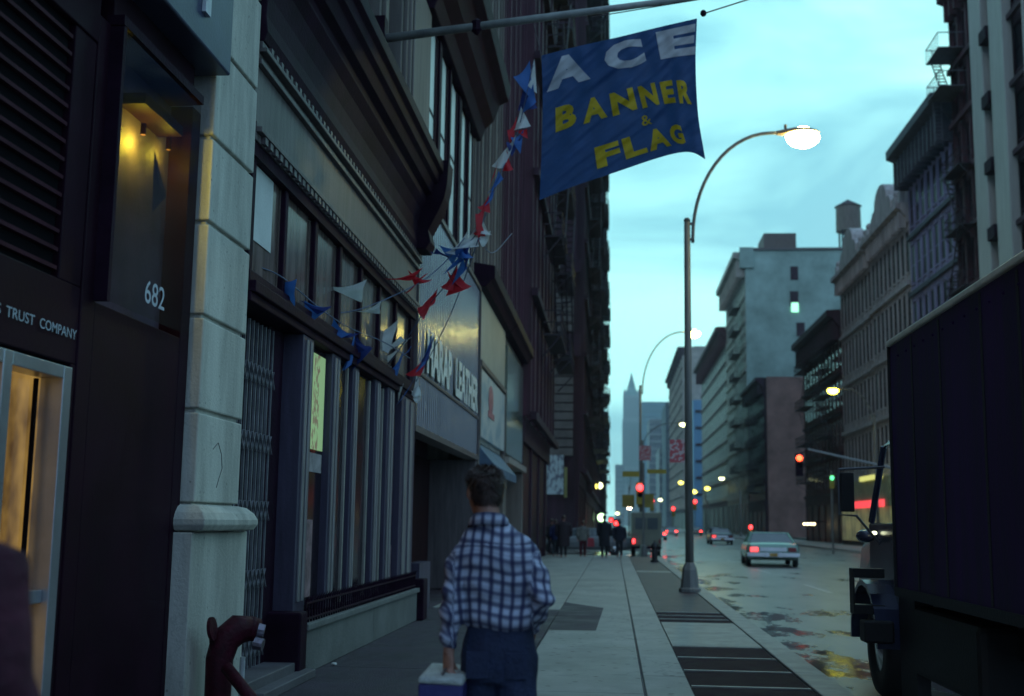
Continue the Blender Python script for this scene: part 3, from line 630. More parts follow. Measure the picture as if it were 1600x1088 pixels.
def building(name, label, X, s, Y0, Y1, Z, floors, bays, m, gz=4.2, depth=14, pier=.35, spand=.30, corn=(.7, .9), corn_m=None,
             belts=True, rec=.09, frame=None, glass=None, piers_out=.05, shop=None, sidewin=False, group=None, pilasters=None, bz=0):
    t = thing(name, label, 'building', (X, (Y0 + Y1) / 2, 0), group)
    frame = frame or M_iron_d; glass = glass or M_fglass; corn_m = corn_m or m
    L_ = Y1 - Y0; wd = L_ / bays; fh = (Z - corn[1] - gz) / floors; pw = wd * pier; sh = fh * spand
    MB().box(X - s * depth, X - s * rec, Y0, Y1, bz, Z).build('wall', m, t)
    b = MB()
    for i in range(bays + 1):
        yy = Y0 + i * wd; a, c = max(Y0, yy - pw / 2), min(Y1, yy + pw / 2)
        b.box(X - s * rec, X, a, c, gz, Z - corn[1])
        if c - a > .3: b.box(X, X + s * piers_out, a + (c - a) * .22, c - (c - a) * .22, gz, Z - corn[1])
    for k in range(floors):
        for i in range(bays):
            a, c = Y0 + i * wd + pw / 2, Y0 + (i + 1) * wd - pw / 2
            z0 = gz + k * fh
            b.box(X - s * rec, X - s * .015, a, c, z0, z0 + sh * .55); b.box(X - s * rec, X - s * .015, a, c, z0 + fh - sh * .45, z0 + fh)
            b.box(X - s * (rec - .02), X + s * .07, a + .02, c - .02, z0 + sh * .55 + .002, z0 + sh * .55 + .13)
            if belts: b.box(X - s * .015, X + s * .06, a + .03, c - .03, z0 + fh - sh * .45 + .02, z0 + fh - sh * .45 + .26)
    b.build('facade', m, t)
    if belts:
        b = MB()
        for k in range(floors): b.box(X + s * (piers_out + .002), X + s * (piers_out + .22), Y0 + .02, Y1 - .02, gz + k * fh - .14, gz + k * fh + .14)
        b.build('belt_course', corn_m, t)
    me = window_mesh(s, wd - pw, fh - sh, .05, glass, frame); nn = 0
    for k in range(floors):
        for i in range(bays):
            if nn >= 98: break
            o = bpy.data.objects.new('window', me); COL.objects.link(o); o.parent = t
            o.location = Vector((X - s * (rec - .02), Y0 + (i + .5) * wd, gz + k * fh + sh * .55)) - wl(t); nn += 1
    cx, ch = corn
    if cx:
        pf = [(X - s * rec, Z - ch), (X + s * .15, Z - ch), (X + s * .2, Z - ch * .7), (X + s * cx * .6, Z - ch * .35), (X + s * cx, Z - ch * .25), (X + s * cx, Z), (X - s * rec, Z + .05)]
        b = MB().prism_y(pf, Y0 + .01, Y1 - .01); q = Y0 + .4
        while q < Y1 - .4: b.box(X + s * .1, X + s * cx * .75, q, q + .22, Z - ch * 1.25, Z - ch * .42); q += max(1.0, wd / 2)
        b.build('cornice', corn_m, t)
    # ground floor shop
    b = MB(); b.box(X - s * rec, X + s * .1, Y0, Y1, gz - .9, gz - .01)
    for i in range(bays + 1):
        if i % 2 and bays > 3: continue
        yy = Y0 + i * wd; b.box(X - s * rec, X + s * .05, max(Y0, yy - .25), min(Y1, yy + .25), 0, gz - .9)
    b.build('shopfront', shop or corn_m, t)
    MB().box(X - s * (rec - .01), X - s * (rec - .06), Y0 + .3, Y1 - .3, .4, gz - .92).build('shop_glass', M_shopg, t)
    return t

# left block, second half
building('brown_loft', 'red brown loft building with ribbed piers, last before the cross street', -3.2, 1, 41.02, 57.8, 46, 9, 7, M_brown, gz=5.2, piers_out=.3, pier=.5, corn_m=M_dk1, corn=(.9, 1.2), spand=.3)
F1 = building('corner_loft', 'sooty corner loft with banded grey side wall and white upright sign across the cross street', -2.4, 1, 80, 100, 46, 10, 8, M_dk1, gz=5, corn=(1.1, 1.4), piers_out=.35)
def banded():
    m = mat('banded_side_wall', (.13, .12, .11), .7, var=.25, scale=1, bump=.2); return m
b = MB(); z = 3
while z < 46:
    b.box(-9, -2.75, 79.7, 79.98, z, z + .62); z += .72
MBk = MB().box(-9, -2.6, 79.8, 79.99, 0, 46)
MBk.build('side_wall', M_dk1, F1)
for (z0, z1) in ((14.4, 18.4), (6.0, 12.6)):
    b = MB(); z = z0
    while z < z1: b.box(-9, -2.75, 79.6, 79.79, z, z + .5); z += .6
    b.build('banded_stone', banded(), F1)
each('side_cornice', [(-9, -2.3, 79.2, 79.59, 12.7, 14.2), (-9, -2.3, 79.3, 79.59, 18.5, 19.4)], M_dk1, F1)
MB().box(-4.6, -3.35, 79.3, 79.42, 3.4, 6.0).build('upright_sign', sign_mat('white_upright_sign', (.50, .62, .62), (.16, .18, .22), (4.5, 1, 2.2), .5, .58), F1)
MB().box(-3.3, -3.1, 79.3, 79.42, 3.2, 5.2).build('edge_sign', mat('yellow_green_sign', (.25, .25, .08), .5), F1)
building('tall_sooty_loft', 'tall sooty building rising beside the banded corner loft on the left', -2.4, 1, 100.05, 138, 61, 13, 7, M_dk2, corn=(1.2, 1.6), piers_out=.4)
building('far_dark_loft', 'dark loft with stepped cornice further down the left street wall', -2.4, 1, 138.05, 225, 42, 8, 10, M_dk1, corn=(1.4, 1.6), piers_out=.4)
building('low_far_block', 'lowest and farthest dark block of the left street wall', -2.2, 1, 225.05, 318, 22.5, 4, 10, M_dk2, corn=(1.2, 1.4), piers_out=.3)

# right side
M_palec = mat('pale_column_stone', (.40, .43, .40), .7, var=.12, scale=1, streak=True)
M_bluei = mat('blue_grey_masonry', (.24, .23, .36), .7, var=.35, scale=.8, bump=.3, streak=True)
M_greyo = mat('grey_ornate_masonry', (.42, .39, .38), .75, var=.35, scale=.7, bump=.3, streak=True)
M_tan = mat('tan_masonry', (.38, .36, .31), .75, var=.25, scale=.5, bump=.2)
XR = 21
r0 = building('pale_column_tower', 'tall dark fronted building with two broad pale columns at the right edge', XR, -1, 44, 67, 48, 11, 9, M_dk1, gz=6, pier=.3, piers_out=.2, corn=(.8, 1.2))
MB().box(XR - .65, XR - .125, 64.8, 66.9, 0, 46).box(XR - .65, XR - .125, 61.3, 63.5, 0, 46).build('pale_column', M_palec, r0, bevel=.05)
each('balcony', [(XR - .8, XR - .15, 63.55, 64.75, 5.8 + k * 3.72, 6.5 + k * 3.72) for k in range(11)], M_iron_d, r0)
b = MB()
for q in range(8):
    yy = 44.6 + q * 2.3
    if yy < 60.5: b.box(XR - .5, XR - .25, yy, yy + .35, 6, 46)
b.build('thin_columns', M_greyo, r0)
r1 = building('brown_slab', 'dark brown building with fire escape between the pale columns and the blue grey loft', XR, -1, 67.05, 72.3, 34.4, 8, 3, M_dk2, gz=5, corn=(.9, 1.5), piers_out=.25)
fe = MB()
FX, FY = 19.3, 71.9
for z in (27.6, 30.0):
    fe.box(FX, XR - .2, 69.4, 72.2, z, z + .07)
    fe.tube([(FX, 69.4, z + .95), (FX, 72.2, z + .95)], .035, 5).tube([(FX, 72.2, z + .95), (XR, 72.2, z + .95)], .035, 5).tube([(FX, 69.4, z + .95), (XR, 69.4, z + .95)], .035, 5)
    for q in range(8): fe.tube([(FX, 69.4 + q * .4, z), (FX, 69.4 + q * .4, z + .95)], .02, 4)
    for q in range(5): fe.tube([(FX + q * .4, 72.2, z), (FX + q * .4, 72.2, z + .95)], .02, 4)
fe.tube([(FX + .2, 70, 27.6), (FX + .2, 71.8, 30.0)], .04, 4).tube([(FX + .7, 70, 27.6), (FX + .7, 71.8, 30.0)], .04, 4)
for q in range(9): fe.box(FX + .2, FX + .7, 70 + q * .2, 70.15 + q * .2, 27.7 + q * .27, 27.73 + q * .27)
for q in range(12): fe.tube([(FX + .3, 72.1, 25 + q * .25), (FX + .8, 72.1, 25 + q * .25)], .02, 4)
fe.tube([(FX + .3, 72.1, 24.8), (FX + .3, 72.1, 28)], .03, 4).tube([(FX + .8, 72.1, 24.8), (FX + .8, 72.1, 28)], .03, 4)
fe.build('fire_escape', mat('fire_escape_iron', (.12, .13, .15), .6), r1)
building('blue_grey_loft', 'blue grey loft with a deep overhanging cornice on the right', XR, -1, 72.35, 84.5, 28.3, 5, 8, M_bluei, gz=5.5, corn=(1.5, 2.4), piers_out=.05, corn_m=mat('dark_blue_cornice', (.05, .055, .075), .6, var=.3), frame=M_bluei)
def ornate(name, label, y0, y1, Z):
    t = building(name, label, XR, -1, y0, y1, Z, 4, 9, M_greyo, gz=5.5, corn=(.9, 1.4), piers_out=.05, pier=.42)
    ym = (y0 + y1) / 2; wv = (y1 - y0) * .27
    pf = [(ym - wv, Z), (ym - wv, Z + 1.0), (ym - wv * .8, Z + 1.6)] + [(ym - wv * .62 * math.cos(a), Z + 1.6 + 1.5 * math.sin(a)) for a in [i * math.pi / 8 for i in range(9)]] + [(ym + wv * .8, Z + 1.6), (ym + wv, Z + 1.0), (ym + wv, Z)]
    MB().prism_x(pf, XR - .6, XR + .6).build('pediment', M_greyo, t, bevel=.05)
    b = MB()
    for yy in (y0 + .6, ym - wv - .5, ym + wv + .5, y1 - .6):
        MB().box(XR - .5, XR + .2, yy - .35, yy + .35, Z, Z + 1.0).ball((XR - .15, yy, Z + 1.25), .33, 8, 6).build('urn', M_greyo, t)
    return t
ornate('ornate_grey_loft', 'ornate grey loft with round pediment next to the blue grey loft', 84.55, 97.2, 24.6)
ornate('second_ornate_loft', 'ornate grey loft with round pediment, the farther of the two, left of its twin', 97.25, 110.5, 24.4)
b4 = building('red_brick_lowrise', 'small dark red building with black cornice left of the ornate lofts', XR, -1, 110.55, 133, 21.5, 4, 12, mat('dark_red_brick', (.12, .05, .055), .8, var=.35, scale=.8), gz=4.6, corn=(1.3, 2.2), corn_m=M_dk1, glass=M_glass, frame=M_greyo)
M_bw = mat('brown_party_wall', (.25, .14, .115), .8, var=.35, scale=.35, bump=.2)
b5 = building('brick_party_wall_house', 'low house with a blank brown brick side wall and dark escape-hung front', XR, -1, 168, 188.9, 22.2, 5, 8, M_dk1, gz=4.5, corn=(1.2, 1.8), corn_m=M_dk1, depth=20)
MB().box(XR + .32, XR + 22, 167.6, 167.98, 0, 22.3).build('side_wall', M_bw, b5)
M_ww = mat('weathered_white_wall', (.29, .42, .36), .8, var=.3, scale=.22, bump=.15, tint=(.30, .43, .38))
b6 = building('white_wall_loft', 'tall loft with a blank weathered white side wall and rooftop bulkhead', XR, -1, 189.2, 222, 45.2, 9, 10, M_tan, gz=6, corn=(1.9, 3.2), piers_out=.06, depth=26, belts=True)
MB().box(XR + .0, XR + 27, 188.95, 189.18, 0, 45.4).build('side_wall', M_ww, b6)
MB().box(XR - .9, XR + 1.3, 188.6, 189.17, 42.5, 45.9).build('parapet_corner', M_ww, b6, bevel=.05)
MB().box(XR + .5, XR + 27, 188.7, 189.17, 45.41, 45.8).box(XR + 17, XR + 23, 188.9, 200, 45.8, 46.6).build('coping', M_iron_g, b6)
MB().box(24.4, 29.6, 192, 200, 45.2, 49.0).build('roof_bulkhead', mat('brown_bulkhead', (.13, .10, .09), .8, var=.2), b6)
for (px, py, w_, h_) in ((1241, 427, 1.2, 2.2), (1241, 467, 1.3, 2.4), (1251, 515, 1.3, 2.2)):
    q = P(px, py, Y=188.9)
    f = MB().box(q.x - w_ / 2, q.x + w_ / 2, 188.84, 188.94, q.z - h_ / 2, q.z + h_ / 2).build('side_window', M_dk1, b6)
q = P(1242, 480, Y=188.8); MB().box(q.x - .55, q.x + .55, 188.74, 188.83, q.z - .8, q.z + .7).build('lit_window', lit('green_window_light', (.35, 1, .62), 1.3), b6)
b7 = building('tan_loft', 'tan loft with dark brown cornice left of the white-walled loft', XR, -1, 222.3, 286, 38.5, 8, 12, M_tan, gz=6, corn=(2, 3), corn_m=M_brown, piers_out=.06)
MB().box(22, 25, 224, 230, 38.5, 43).build('roof_bulkhead', M_iron_g, b7)
building('far_tan_loft', 'narrow grey tan block standing in line with the near lamp post', XR - .6, -1, 345, 430, 53, 12, 9, M_tan, gz=6, corn=(2, 2.5), piers_out=.6, corn_m=M_dk1)
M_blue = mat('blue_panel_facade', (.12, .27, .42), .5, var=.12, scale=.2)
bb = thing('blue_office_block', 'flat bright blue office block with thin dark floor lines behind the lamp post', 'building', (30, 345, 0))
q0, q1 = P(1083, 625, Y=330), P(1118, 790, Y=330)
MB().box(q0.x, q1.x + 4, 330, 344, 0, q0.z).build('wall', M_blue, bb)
each('window_band', [(q0.x + .6, q0.x + 3.4, 329.7, 329.98, zz - .35, zz + .35) for zz in [P(1100, 643 + k * 26, Y=330).z for k in range(6)]], M_dk1, bb)
q0, q1 = P(1086, 548, Y=420), P(1120, 640, Y=420)
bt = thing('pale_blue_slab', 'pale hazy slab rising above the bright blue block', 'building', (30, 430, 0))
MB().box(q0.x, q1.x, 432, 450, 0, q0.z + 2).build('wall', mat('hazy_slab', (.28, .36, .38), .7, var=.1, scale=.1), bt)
b = MB()
for k in range(14): b.box(q0.x + .5, q1.x - .5, 431.8, 431.98, 38 + k * 2.1, 38.9 + k * 2.1)
b.build('window_band', mat('slab_windows', (.16, .22, .25), .4, var=.2, scale=.3), bt)

# water towers
def water_tower(label, x, y, z0, r, h, leg, m):
    t = thing('water_tower', label, 'water tower', (x, y, z0), 'rooftop water towers')
    MB().rings([(x, y, z0 + leg, r, r), (x, y, z0 + leg + h * .5, r * .99, r * .99), (x, y, z0 + leg + h, r * .97, r * .97)], 20).build('tank', m, t)
    MB().rings([(x, y, z0 + leg + h + .01, r * 1.08, r * 1.08), (x, y, z0 + leg + h + r * .62, .05, .05)], 20).build('cone_roof', M_dk1, t)
    for sx, sy in ((-1, -1), (1, -1), (-1, 1), (1, 1)):
        MB().tube([(x + sx * r * .62, y + sy * r * .62, z0), (x + sx * r * .62, y + sy * r * .62, z0 + leg - .01)], .16, 6).build('leg', M_iron_d, t)
    MB().tube([(x - r * .6, y - r * .62, z0 + .3), (x + r * .6, y - r * .62, z0 + leg - .3)], .09, 5).tube([(x + r * .6, y - r * .62, z0 + .3), (x - r * .6, y - r * .62, z0 + leg - .3)], .09, 5).build('brace', M_iron_d, t)
M_wood = mat('tank_wood', (.15, .12, .10), .8, var=.3, scale=2, streak=True)
q = P(1326, 362, Y=205); water_tower('big wooden water tower with cone roof above the ornate lofts', q.x, 205, 45.25, 2.15, 4.4, q.z - 45.25, M_wood)

def fire_escape(t, X, s, y0, y1, zs, out=1.1):
    b = MB(); xo = X + s * out; xi = X + s * .25; r = .035
    for k, z in enumerate(zs):
        b.box(xi, xo, y0, y1, z, z + .07)
        for zz in (z + .5, z + .95): b.tube([(xi, y0, zz), (xo, y0, zz), (xo, y1, zz), (xi, y1, zz)], r, 4)
        q = y0
        while q <= y1: b.tube([(xo, q, z), (xo, q, z + .95)], .02, 4); q += .45
        b.tube([(xi, y0, z - .8), (xo, y0, z)], r, 4).tube([(xi, y1, z - .8), (xo, y1, z)], r, 4)
        if k + 1 < len(zs):
            a_, c_ = (y0 + .5, y1 - .5) if k % 2 else (y1 - .5, y0 + .5)
            for off in (.25, .7): b.tube([(X + s * (.3 + off), a_, z + .05), (X + s * (.3 + off), c_, zs[k + 1])], .04, 4)
            for q in range(10):
                f_ = (q + .5) / 10; b.box(X + s * .55, X + s * 1.0, a_ + (c_ - a_) * f_ - .09, a_ + (c_ - a_) * f_ + .09, z + (zs[k + 1] - z) * f_, z + (zs[k + 1] - z) * f_ + .03)
    b.build('fire_escape', M_fe, t)
M_fe = mat('escape_iron', (.03, .02, .03), .6)
fire_escape(F1, -2.1, 1, 84, 90, [9 + 3.6 * k for k in range(10)]); fire_escape(F1, -2.1, 1, 92.5, 98, [9 + 3.6 * k for k in range(10)], 1.3)
for nm_, a_, c_, zt_, st_ in (('tall_sooty_loft', 104, 112, 58, 4.4), ('tall_sooty_loft', 122, 131, 58, 4.4), ('far_dark_loft', 146, 156, 38, 4.5), ('far_dark_loft', 184, 196, 38, 4.5)):
    t_ = bpy.data.objects[nm_]; fire_escape(t_, -2.1, 1, a_, c_, [8 + st_ * k for k in range(int((zt_ - 8) / st_) + 1)], 1.5)
fire_escape(bpy.data.objects['brown_loft'], -2.9, 1, 44, 49, [8.5 + 3.8 * k for k in range(9)], .9)
fire_escape(bpy.data.objects['brown_loft'], -2.9, 1, 51, 56, [8.5 + 3.8 * k for k in range(9)], 1.0)
fire_escape(b4, XR - .1, -1, 113, 119, [6 + 3.9 * k for k in range(4)], 1.4); fire_escape(b4, XR - .1, -1, 124, 130, [6 + 3.9 * k for k in range(4)], 1.4)
fire_escape(b5, XR - .1, -1, 170, 178, [6.2 + 3.3 * k for k in range(5)], 1.6)
fire_escape(r1, XR - .2, -1, 68, 71.5, [8 + 3.6 * k for k in range(5)], 1.0)
fire_escape(b6, XR - .2, -1, 192, 200, [10 + 3.8 * k for k in range(8)], 1.6)

# far cluster in the middle
def far_block(name, label, px0, px1, ptop, Y, m, dm, rows=10, cols=6, depth=40):
    a = P(px0, ptop, Y=Y); c = P(px1, ptop, Y=Y)
    t = thing(name, label, 'building', ((a.x + c.x) / 2, Y, 0))
    MB().box(a.x, c.x, Y, Y + depth, -1, a.z).build('wall', m, t)
    b = MB(); W_ = c.x - a.x; cw = W_ / cols; rh = (a.z - 4) / rows
    for i in range(cols):
        b.box(a.x + cw * (i + .3), a.x + cw * (i + .75), Y - .3, Y - .02, 5, a.z - rh * .6)
    b.build('window_strips', dm, t)
    b = MB()
    for k in range(rows): b.box(a.x, c.x, Y - .6, Y - .31, 4 + rh * (k + .72), 4 + rh * (k + 1))
    b.build('floor_bands', m, t)
    return t, a, c
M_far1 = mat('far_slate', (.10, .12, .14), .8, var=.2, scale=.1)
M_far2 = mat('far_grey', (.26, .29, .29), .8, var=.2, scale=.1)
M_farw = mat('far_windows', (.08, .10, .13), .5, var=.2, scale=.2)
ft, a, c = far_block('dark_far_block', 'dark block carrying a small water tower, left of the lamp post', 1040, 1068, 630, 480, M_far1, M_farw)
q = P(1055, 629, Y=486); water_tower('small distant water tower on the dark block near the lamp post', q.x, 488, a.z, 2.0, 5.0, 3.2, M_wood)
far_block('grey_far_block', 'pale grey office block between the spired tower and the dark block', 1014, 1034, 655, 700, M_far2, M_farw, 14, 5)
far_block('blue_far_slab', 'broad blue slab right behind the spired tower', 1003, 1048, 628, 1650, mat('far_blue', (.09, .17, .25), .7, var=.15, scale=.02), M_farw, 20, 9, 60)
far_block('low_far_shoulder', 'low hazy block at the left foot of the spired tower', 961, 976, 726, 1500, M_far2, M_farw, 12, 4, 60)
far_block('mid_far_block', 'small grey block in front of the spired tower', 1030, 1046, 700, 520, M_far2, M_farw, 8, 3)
# the tower with the spire
YW = 1750; S_ = YW / F
wt = thing('spired_skyscraper', 'hazy neo gothic skyscraper with stepped crown and sharp spire at the end of the street', 'skyscraper', (P(986, 800, Y=YW).x, YW + 20, 0))
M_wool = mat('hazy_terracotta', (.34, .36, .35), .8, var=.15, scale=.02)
def wz(py): return P(987, py, Y=YW).z
cxw = P(987, 700, Y=YW).x
def wb(mb, hw, z0, z1, cx=None): cx = cxw if cx is None else cx; mb.box(cx - hw * S_, cx + hw * S_, YW + 20 - hw * S_, YW + 20 + hw * S_, z0, z1)
b = MB(); wb(b, 16.5, -1, wz(730), cxw - .5); wb(b, 14.5, wz(730), wz(655)); wb(b, 13.2, wz(655), wz(617)); 
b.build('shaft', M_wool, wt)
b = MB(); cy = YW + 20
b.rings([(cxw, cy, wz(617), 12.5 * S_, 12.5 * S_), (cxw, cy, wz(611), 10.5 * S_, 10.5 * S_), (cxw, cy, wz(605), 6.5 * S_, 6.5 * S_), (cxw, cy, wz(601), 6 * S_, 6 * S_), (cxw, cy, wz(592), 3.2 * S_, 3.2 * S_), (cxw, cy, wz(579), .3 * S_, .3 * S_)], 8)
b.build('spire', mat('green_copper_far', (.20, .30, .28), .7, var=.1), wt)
for sx in (-1, 1):
    MB().rings([(cxw + sx * 11 * S_, cy - 11 * S_, wz(617), 2.2 * S_, 2.2 * S_), (cxw + sx * 11 * S_, cy - 11 * S_, wz(613), 2 * S_, 2 * S_), (cxw + sx * 11 * S_, cy - 11 * S_, wz(606), .2 * S_, .2 * S_)], 6).build('corner_pinnacle', M_wool, wt)
b = MB()
for i in range(6):
    x_ = cxw + (-12 + i * 4.3) * S_; b.box(x_, x_ + 1.9 * S_, YW + 20 - 16.9 * S_ - 1, YW + 20 - 16.6 * S_, 60, wz(735)); b.box(x_, x_ + 1.9 * S_, YW + 20 - 14.9 * S_, YW + 20 - 14.55 * S_, wz(728), wz(660)); b.box(x_ + .3, x_ + 1.6 * S_, YW + 20 - 13.6 * S_, YW + 20 - 13.25 * S_, wz(652), wz(622))
b.build('window_strips', mat('far_wool_windows', (.13, .16, .18), .6, var=.1), wt)

# ================================================================== street lamps
M_pole = mat('weathered_pole_paint', (.16, .16, .145), .5, var=.3, scale=4, bump=.1, streak=True)
M_headm = mat('lamp_housing', (.30, .22, .14), .5, var=.2)
def street_lamp(label, x, y, head, ptop=8.66, glow=None, size=1.0, watts=0, wr=.2, wc=(1, .88, .36)):
    t = thing('street_lamp', label, 'street lamp', (x, y, 0), 'street lamps along both kerbs')
    MB().rings([(x, y, 0, .25, .25), (x, y, .08, .25, .25), (x, y, .1, .21, .21), (x, y, .5, .17, .17), (x, y, .62, .12, .12), (x, y, .66, .10, .10)], 8, .7).build('base', M_pole, t, bevel=.01)
    MB().tube([(x, y, .64), (x, y, ptop)], [.098, .072], 8).rings([(x, y, ptop - .02, .09, .09), (x, y, ptop + .05, .05, .05)], 8).build('pole', M_pole, t, smooth=True)
    hx, hy, hz = head; h = Vector(head); d = Vector((hx - x, hy - y, 0)); Ld = d.length; d.normalize()
    pts = []
    for k in range(15):
        a = k / 14 * math.pi / 2; pts.append(Vector((x, y, 0)) + d * (.13 + (Ld - .5) * (1 - math.cos(a))) + Vector((0, 0, ptop - .45 + (hz - ptop + .45) * math.sin(a))))
    pts = [pts[0] - Vector((0, 0, .1))] + pts + [pts[-1] + d * .25]
    MB().tube(pts, .042, 7).build('arm', M_pole, t, smooth=True)
    MB().box(x - .05, x + .16, y - .03, y + .03, ptop - .5, ptop - .44).box(x - .05, x + .16, y - .03, y + .03, ptop - .12, ptop - .06).build('bracket', M_pole, t)
    # cobra head: tapered housing with a glass bowl under it
    p = pts[-1]; e = d.cross(Vector((0, 0, 1)))
    def sec(o, wv, up, dn): return [p + d * o + e * wv * math.cos(a) + Vector((0, 0, (up if math.sin(a) > 0 else dn) * math.sin(a))) for a in [i * math.pi / 5 for i in range(10)]]
    b = MB(); secs = [sec(-.12, .05, .05, .05), sec(.05, .10, .08, .07), sec(.3, .17 * size, .12, .03), sec(.6, .18 * size, .12, .02), sec(.82, .10, .07, .02), sec(.9, .02, .02, .01)]
    for s_ in secs: b.v += s_
    for i in range(5):
        for j in range(10): b.f.append([i * 10 + j, i * 10 + (j + 1) % 10, (i + 1) * 10 + (j + 1) % 10, (i + 1) * 10 + j]); b.mi.append(0)
    hd = b.build('head', M_headm, t, smooth=True)
    MB().tube([p + d * .1 + Vector((0, 0, .1)), p + d * .1 + Vector((0, 0, .2))], .035, 8).build('photocell', M_headm, hd)
    c = p + d * .5 - Vector((0, 0, .07))
    MB().ball(c - Vector((0, 0, .05)), (.31 * size if abs(d.x) > .5 else .18 * size, .18 * size if abs(d.x) > .5 else .31 * size, .20 * size), 12, 8).build('glass_bowl', glow or M_white_g, hd, smooth=True)
    if watts:
        add_point_light(t, c - Vector((0, 0, .30)), watts, wr, wc)
    return t
q = P(1212, 208, Y=27.6)
M_bulb = lit('lamp_glow_near', (1, .86, .32), 60)
street_lamp('street lamp with curved arm and brightly glaring head nearest the camera, in the paving strip', 1.72, 27.6, (q.x + .25, 27.6, q.z), glow=M_bulb, size=1.3)
street_lamp('second street lamp down the kerb, its lit head showing just left of the first pole', 1.70, 60 + 16.8, (P(1086, 522, Y=76.8).x - .45, 76.8, P(1086, 519, Y=76.8).z), ptop=10.4, glow=lit('lamp_glow_second', (1, .84, .20), 120), size=1.3)
farl = [(1311, 609, 75.8, 16.3, lit('lamp_glow_yellow_near', (1, .88, .045), 26), 'lone yellow lamp on the far kerb in front of the ornate lofts'), (1061, 662, 110, 2.6, M_white_g, 'white lamp just left of the near pole, third down the kerb'),
        (1132, 747, 165, 17.2, M_white_g, 'pale green lamp against the tan loft right of the near pole'), (1088, 768, 214, 16.6, M_yel_g, 'far yellow lamp right beside the near pole'), (1102, 763, 232, 17.5, M_yel_g, 'far lamp in front of the blue block'),
        (993, 740, 150, 1.9, M_white_g, 'white lamp above the red signal at the crossing'), (1034, 781, 330, 15.8, M_white_g, 'white lamp between two far red signals'), (1067, 754, 250, 16.4, M_yel_g, 'small yellowish lamp close left of the near pole'),
        (981, 794, 300, 2.2, lit('lamp_glow_pink', (1, .75, .55), 14), 'warm pinkish lamp low over the distant traffic'), (967, 802, 330, 1.9, M_white_g, 'lowest white lamp at the far left end of the row')]
for (px, py, Y_, bx, g_, lb) in farl:
    h_ = P(px, py, Y=Y_); s_ = .9 * Y_ / 110 if Y_ > 110 else 1.2
    street_lamp(lb, bx, Y_, (h_.x + (.0), h_.y, h_.z + .05), ptop=max(3, h_.z - 1.6), glow=g_, size=min(1.7, max(.9, s_ * .9)), watts=0)

# small red sign plates
def plate(name, label, x, y, z, wv, hv, m, pole_x):
    t = thing(name, label, 'sign', (x, y, z))
    MB().box(x - wv / 2, x + wv / 2, y - .01, y + .01, z - hv / 2, z + hv / 2).build('plate', m, t)
    MB().box(min(x - wv / 2, pole_x), max(x + wv / 2, pole_x), y + .012, y + .03, z + hv * .3, z + hv * .34).box(min(x - wv / 2, pole_x), max(x + wv / 2, pole_x), y + .012, y + .03, z - hv * .34, z - hv * .3).build('bracket', M_pole, t)
    return t
M_rsign = sign_mat('red_parking_sign', (.55, .09, .10), (.60, .45, .42), (9, 9, 11), .50, .56)
q = P(1058, 705, Y=27.6); plate('parking_sign', 'red and white parking regulation plate on the nearest lamp post', q.x - .0, 27.58, q.z, .34, .53, M_rsign, 1.7)
q = P(1010, 708, Y=76.7); plate('parking_sign', 'smaller red sign plate high on the second lamp post', q.x - .1, 76.72, q.z, .75, .95, M_rsign, 1.7)
# corner signal post with yellow signs
ts = thing('traffic_signal', 'corner signal post with red light and yellow street signs at the end of our sidewalk', 'traffic light', (1.4, 57.0, 0), 'traffic signals')
MB().rings([(1.4, 57, 0, .2, .2), (1.4, 57, .5, .15, .15), (1.4, 57, .55, .08, .08)], 8).tube([(1.4, 57, .5), (1.4, 57, 4.4)], .06, 7).build('post', M_pole, ts)
q = P(1000, 762, Y=57)
M_ysig = mat('yellow_signal_paint', (.45, .33, .03), .5, var=.2)
MB().box(q.x - .18, q.x + .18, 57.0, 57.2, q.z - .8, q.z + .25).build('housing', M_ysig, ts, bevel=.03)
MB().ball((q.x, 56.98, q.z), (.17, .08, .17), 12, 8).build('red_lens', M_red_g, ts)
MB().ball((q.x, 56.98, q.z - .34), (.13, .04, .13), 10, 6).build('dark_lens', M_void, ts)
q = P(985, 741, Y=57); MB().box(q.x - .38, q.x + .42, 56.97, 57.0, q.z - .13, q.z + .13).build('street_sign', M_ysig, ts)
q = P(1028, 737, Y=57); MB().box(q.x - .5, q.x + .4, 56.95, 56.97, q.z - .1, q.z + .1).build('street_sign', M_ysig, ts)
q = P(992, 783, Y=57); MB().box(q.x - .6, q.x - .02, 57.22, 57.25, q.z - .3, q.z + .3).box(q.x + .14, q.x + .9, 57.22, 57.25, q.z - .3, q.z + .35).build('warning_board', mat('ochre_board', (.30, .24, .04), .6, var=.2), ts)
# mast arm on the right
tm = thing('traffic_signal', 'red signal hung from a long mast arm on the right, left of the truck', 'traffic light', (15.95, 57.5, 0), 'traffic signals')
e0, e1 = P(1262, 702, Y=57.5), P(1383, 729, Y=57.5); dv = (e1 - e0) / (e1.x - e0.x); e2 = e0 + dv * (15.95 - e0.x)
MB().tube([(15.95, 57.5, 0), (15.95, 57.5, e2.z + 1)], [.13, .09], 8).build('post', M_pole, tm)
MB().tube([e2, e0], [.08, .05], 7).tube([(15.95, 57.5, e2.z + .95), e0 + dv * 3.2], .012, 4).build('mast_arm', mat('pale_arm', (.36, .38, .38), .5, var=.1), tm)
q = P(1249, 716, Y=57.5)
MB().box(q.x - .17, q.x + .17, 57.5, 57.7, q.z - .85, q.z + .22).tube([e0 + Vector((.05, 0, 0)), Vector((q.x, 57.6, q.z + .2))], .03, 6).build('housing', M_iron_d, tm, bevel=.02)
MB().ball((q.x, 57.47, q.z), (.15, .06, .15), 12, 8).build('red_lens', lit('signal_glow_orange_red', (1, .07, .01), 5), tm)
MB().ball((q.x, 57.47, q.z - .33), (.12, .04, .12), 10, 6).build('dark_lens', M_void, tm)
